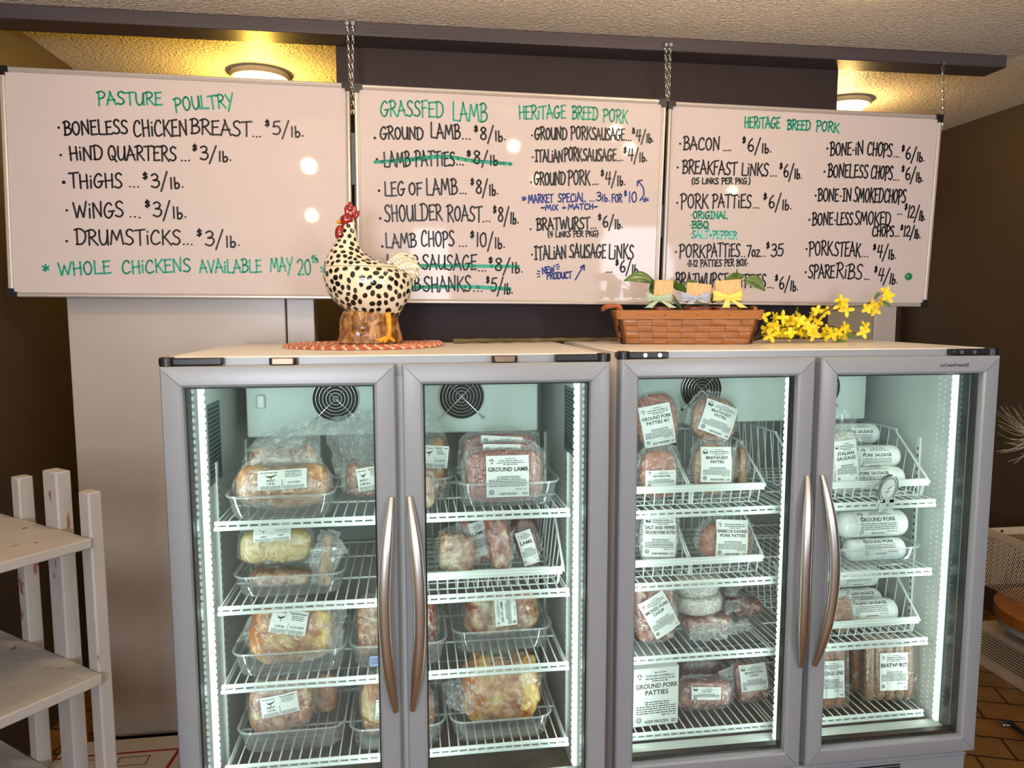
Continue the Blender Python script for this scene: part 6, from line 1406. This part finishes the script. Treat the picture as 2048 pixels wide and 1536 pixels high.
def rack():
    z1, z2 = 1.10, .0
    A1 = ATZ(182, 1076, 1.08); k = 1.08
    B1 = ATZ(41, 1037, 1.08); F1_ = ATZ(0, 1124, 1.08)
    # second shelf's height from its near corner, straight below the first
    lo, hi = .3, 1.0
    for _ in range(40):
        m = (lo + hi) / 2; d = Vector((A1.x, A1.y, m)) - CAM; py = 768 - FPX * d.dot(CU) / d.dot(CF)
        if py > 1345: lo = m
        else: hi = m
    z2 = lo; z3 = 2 * z2 - 1.08
    e = (B1 - A1); e.z = 0; e.normalize(); f = (F1_ - A1); f.z = 0; f.normalize(); f = (f - e * f.dot(e)).normalized()
    paint = pm('distressed_white_paint', lin(152, 145, 139), 0.6, var=.05, vs=8, bump=.15, bs=40)
    # chips where the paint has worn through to the wood
    nt = paint.node_tree; b = nt.nodes['Principled BSDF']; tc = nt.nodes.new('ShaderNodeTexCoord'); mp = nt.nodes.new('ShaderNodeMapping'); mp.inputs['Scale'].default_value = (26, 26, 9)
    n = nt.nodes.new('ShaderNodeTexNoise'); n.inputs['Scale'].default_value = 1.0; n.inputs['Detail'].default_value = 7; rp = ramp(nt, [(.66, (0, 0, 0, 1)), (.67, (1, 1, 1, 1))]); mx = nt.nodes.new('ShaderNodeMixRGB'); mx.inputs[2].default_value = lin(124, 76, 44)
    old = b.inputs['Base Color'].links[0].from_socket
    nt.links.new(tc.outputs['Object'], mp.inputs[0]); nt.links.new(mp.outputs[0], n.inputs['Vector']); nt.links.new(n.outputs['Fac'], rp.inputs[0]); nt.links.new(rp.outputs[0], mx.inputs[0]); nt.links.new(old, mx.inputs[1]); nt.links.new(mx.outputs[0], b.inputs['Base Color'])
    t = thing('slatted_rack', 'worn white painted wooden rack with two shelves and short posts', 'shelf rack', (A1.x, A1.y, FLOOR))
    Mx = Matrix(((e.x, f.x, 0, A1.x), (e.y, f.y, 0, A1.y), (0, 0, 1, 0), (0, 0, 0, 1)))
    def bxx(name, u0, u1, v0, v1, zz0, zz1, bev=.003): return obj(name, MB(Mx).box(u0, u1, v0, v1, zz0, zz1), paint, t, bevel=bev)
    wdt, dpt = .62, .60
    def upos(px, py, z): p = ATZ(px, py, z) - A1; return p.dot(e), p.dot(f)
    for z in (1.08, z2, z3):
        if z > FLOOR + .03:
            bxx('shelf', -.004, wdt, .0, dpt, z - .022, z) if z > 1.0 else (bxx('shelf_board', -.012, wdt, .0, dpt * .47, z - .024, z), bxx('shelf_board', -.012, wdt, dpt * .49, dpt, z - .024, z))
    # posts stand against the back edge; their tops rise above the upper shelf
    for name_px, w, d, top in (((165, 1074), .040, .030, 985), ((104, 1054), .058, .034, 943), ((36, 1034), .036, .034, 955)):
        u, v = upos(*name_px, 1.08); d0 = Vector((A1.x, A1.y, 0)) + e * u; d0.z = 1.08
        lo_, hi_ = 1.08, 1.6
        for _ in range(40):
            m = (lo_ + hi_) / 2; dd = Vector((d0.x, d0.y, m)) - CAM; py = 768 - FPX * dd.dot(CU) / dd.dot(CF)
            if py > top: lo_ = m
            else: hi_ = m
        bxx('post', u - w / 2, u + w / 2, -d - .001, -.0008, FLOOR, lo_, .004)
    for u in (.04, wdt - .06): bxx('post', u, u + .04, dpt + .001, dpt + .032, FLOOR, 1.08 - .03, .004)
rack()

def cartons():
    rm = pm('carton_red_print', lin(168, 30, 38), 0.6); km = pm('carton_dark_print', lin(50, 44, 46), 0.6); cm = pm('carton_cream', lin(214, 198, 178), 0.6)
    for i, (x0, x1, y0, y1, z0, z1, lab) in enumerate(((-.70, -.03, .34, .90, FLOOR, FLOOR + .028, 'flattened cream mailing carton on the floor, lower of two under the white panel'), (-.66, -.06, .30, .86, FLOOR + .029, FLOOR + .055, 'flattened cream mailing carton with red and black stripes, upper of two on the floor'))):
        t = thing('flattened_carton', lab, 'carton', ((x0 + x1) / 2, (y0 + y1) / 2, z0)); obj('carton_board', MB().box(x0, x1, y0, y1, z0, z1), cm, t, bevel=.003)
        r = MB(); k = MB(); zt = z1 + .0004
        for s in (.62, .70): r.add([(x0 + (x1 - x0) * s, y0, zt), (x0 + (x1 - x0) * (s + .022), y0, zt), (x0 + (x1 - x0) * (s + .10), y1, zt), (x0 + (x1 - x0) * (s + .078), y1, zt)], [(0, 1, 2, 3)])
        for s in (.28, .55, .82): r.add([(x0, y0 + (y1 - y0) * s, zt + .0002), (x1, y0 + (y1 - y0) * s, zt + .0002), (x1, y0 + (y1 - y0) * (s + .018), zt + .0002), (x0, y0 + (y1 - y0) * (s + .018), zt + .0002)], [(0, 1, 2, 3)])
        for s in (.12, .42, .68): 
            for a in (.1, .36): 
                q0, q1, p0, p1 = x0 + (x1 - x0) * a, x0 + (x1 - x0) * (a + .18), y0 + (y1 - y0) * s, y0 + (y1 - y0) * (s + .1)
                for c_ in ((q0, q1, p0, p0 + .004), (q0, q1, p1 - .004, p1), (q0, q0 + .004, p0, p1), (q1 - .004, q1, p0, p1)): k.add([(c_[0], c_[2], zt), (c_[1], c_[2], zt), (c_[1], c_[3], zt), (c_[0], c_[3], zt)], [(0, 1, 2, 3)])
        obj('red_stripes', r, rm, t, smooth=False); obj('dark_boxes', k, km, t, smooth=False)
cartons()

def heater_corner():
    # louvred white heater with a round wooden top and a mesh bin, beyond the freezers
    p = ATZ(1962, 1331, FLOOR); X = p.x; wm = pm('cream_enamel', lin(206, 186, 156), 0.4)
    y_far = p.y + .05; ztop = ATX(1966, 1250, X).z; yn = ATX(2048, 1295, X).y - .5
    t = thing('louvred_heater', 'cream louvred metal heater cabinet on the tile floor beside the freezer', 'heater', (X + .2, (y_far + yn) / 2, FLOOR))
    body = MB().box(X + .012, min(X + .5, 3.84), yn, y_far, FLOOR, ztop); obj('body', body, wm, t, bevel=.004)
    fr = MB(); n = 3; L = y_far - yn; zlo, zhi = FLOOR + .05, ztop - .03
    fr.box(X, X + .012, yn, y_far, FLOOR, zlo); fr.box(X, X + .012, yn, y_far, zhi, ztop)
    pw = .30; ys = [y_far - k * pw for k in range(int(L / pw) + 1)]
    for y in ys: fr.box(X, X + .012, y - .035, y, zlo, zhi)
    obj('louvre_frame', fr, wm, t, bevel=.002)
    for k in range(len(ys) - 1):
        lv = MB(); a, b = ys[k + 1], ys[k] - .035; m = 9
        for i in range(m):
            z = zlo + (zhi - zlo) * (i + .5) / m; h = (zhi - zlo) / m
            lv.box(X, X + .006, b if b < a else a, a if b < a else b, z - h * .24, z + h * .24)
        obj('louvre_panel', lv, wm, t)
    obj('vent_back', MB().box(X + .0105, X + .0119, yn + .01, y_far - .01, zlo, zhi), M['gasket'], t)
    # round wooden table top on the heater
    ft = ATX(1975, 1180, X); zt0, zt1 = .19, .25; cx, cy = X + .19, .72; rr = .31
    tb = thing('round_table_top', 'round brown wooden table top with a pale edge band standing on the heater', 'table top', (cx, cy, ztop))
    cir = lambda r, z: [(cx + r * math.cos(w), cy + r * math.sin(w), z) for w in [2 * math.pi * i / 64 for i in range(64)]]
    obj('wooden_top', MB().loft([cir(rr - .01, zt0), cir(rr, zt0 + .005), cir(rr, zt1 - .006), cir(rr - .008, zt1)]), pm('warm_table_wood', lin(160, 98, 40), 0.4, var=.2, vs=6, stretch=(1, 10, 1)), tb)
    obj('edge_band', MB().loft([cir(rr - .03, zt0 - .03), cir(rr - .012, zt0 - .028), cir(rr - .010, zt0 - .001), cir(rr - .03, zt0 - .0005)]), pm('pale_band', lin(170, 162, 158), 0.4), tb)
    obj('support', MB().loft([cir(.17, ztop + .0005), cir(.17, zt0 - .031)]), M['black'], tb)
    # mesh bin
    b = thing('mesh_bin', 'cream wire mesh bin with a flat metal rim standing on the round table top', 'mesh bin', (cx, cy, zt1))
    z0 = zt1 + .001; zr = ATX(1976, 1056, X + .03).z; x0 = X + .03; x1 = min(x0 + .55, 3.85); yb_ = ATX(1976, 1056, X + .03).y; yf_ = yb_ - .62
    rim = MB()
    for c_ in ((x0 - .004, x1 + .004, yb_ - .004, yb_), (x0 - .004, x1 + .004, yf_, yf_ + .004), (x0 - .004, x0, yf_, yb_), (x1, x1 + .004, yf_, yb_)): rim.box(*c_, zr - .035, zr)
    obj('rim', rim, wm, b)
    obj('bolt', MB().tube([(x0 + .07, yb_ - .004, zr - .016), (x0 + .07, yb_ - .009, zr - .016)], .006, 10), M['bronze'], b)
    bw = x1 - x0; ms = MB(); st = .0125
    def wire(p0, p1): ms.tube([p0, p1], .0011, 4, caps=False)
    h = zr - .03 - z0
    def panel(P):     # P(s, z) on a face of the bin ; slanting wires both ways
        n_ = int(bw / st); m = int(h / (st * 1.6))
        for i in range(-m, n_ + 1):
            for s in (1, -1):
                a0, a1 = i * st, i * st + m * st
                c0, c1 = max(0, a0), min(bw, a1)
                if c1 <= c0: continue
                za, zb_ = (c0 - a0) / (a1 - a0) * h, (c1 - a0) / (a1 - a0) * h
                if s < 0: c0, c1 = bw - c0, bw - c1
                wire(P(c0, z0 + za), P(c1, z0 + zb_))
    panel(lambda s, z: (x0, yb_ - .004 - s * (.612 / bw), z)); panel(lambda s, z: (x0 + s, yb_ - .002, z))
    obj('mesh_sides', ms, wm, b, smooth=False)
    # pale plume coming in from the side
    pl = thing('feathery_plume', 'wispy pale plume of long curved hairs standing in the mesh bin', 'plume', (x0 + .34, yb_ - .3, z0))
    rt = ATX(2062, 872, x0 + .1); rnd = random.Random(5); hm = pm('pale_fibre', lin(216, 204, 178), 0.6); hair = MB()
    rt = AT(2075, 868, 1.0); stem_b = Vector((x0 + .34, yb_ - .3, z0))
    obj('stalk', MB().tube(spline3([stem_b, stem_b.lerp(rt, .6) + Vector((.05, 0, .08)), rt + Vector((.02, 0, -.02))]), .004, 8), hm, pl)
    for i in range(46):
        e_ = AT(rnd.uniform(1992, 2044), rnd.uniform(808, 930), rt.y + rnd.uniform(-.05, .05)); s_ = rt + Vector((rnd.uniform(-.02, .03), rnd.uniform(-.02, .02), rnd.uniform(-.02, .02)))
        md = s_.lerp(e_, .55) + Vector((0, 0, -.022 + rnd.uniform(-.008, .008)))
        hair.tube(spline3([s_, md, e_], 6), .0007, 3, caps=False)
    o = obj('plume_hairs', hair, hm, pl, smooth=False); o['kind'] = 'stuff'
heater_corner()

def stool():
    p = ATZ(2046, 1500, FLOOR); 
    t = thing('metal_stool', 'black metal stool leg with a chrome foot at the lower corner of the photo', 'stool', (p.x + .2, p.y, FLOOR))
    q = ATZ(2016, 1452, FLOOR)
    obj('foot_glide', MB(Matrix.Translation((q.x, q.y, FLOOR)) @ Matrix.Rotation(R(-15), 4, 'Z')).box(-.028, .028, -.016, .016, .0005, .014), M['chrome'], t, bevel=.003)
    top = ATX(2052, 1380, p.x + .02); tt = Vector((p.x + .10, p.y - .02, .45))
    obj('leg', MB().tube([(q.x + .01, q.y, FLOOR + .012), (p.x + .05, p.y, FLOOR + .03), tt], .012, 10), M['black'], t)
    obj('leg', MB().tube([(p.x + .02, p.y - .12, FLOOR + .002), (p.x + .07, p.y - .08, .2), tt + Vector((.02, -.1, 0))], .013, 10), M['black'], t)
    obj('seat', MB().lathe([(.02, .45), (.17, .45), (.18, .46), (.17, .48), (.02, .485)], 28, (tt.x + .14, tt.y - .06, 0)), M['black'], t)
stool()

# turn the basket and what stands in it a little towards the shop door
pv = bpy.data.objects['woven_basket'].location.copy(); ra = -.19
for n_ in ('woven_basket', 'bamboo_block', 'bamboo_block.001', 'bamboo_block.002', 'pothos_plant'):
    o = bpy.data.objects[n_]; v = o.location - pv; v.rotate(Matrix.Rotation(ra, 3, 'Z')); o.location = pv + v; o.rotation_euler = (0, 0, ra)
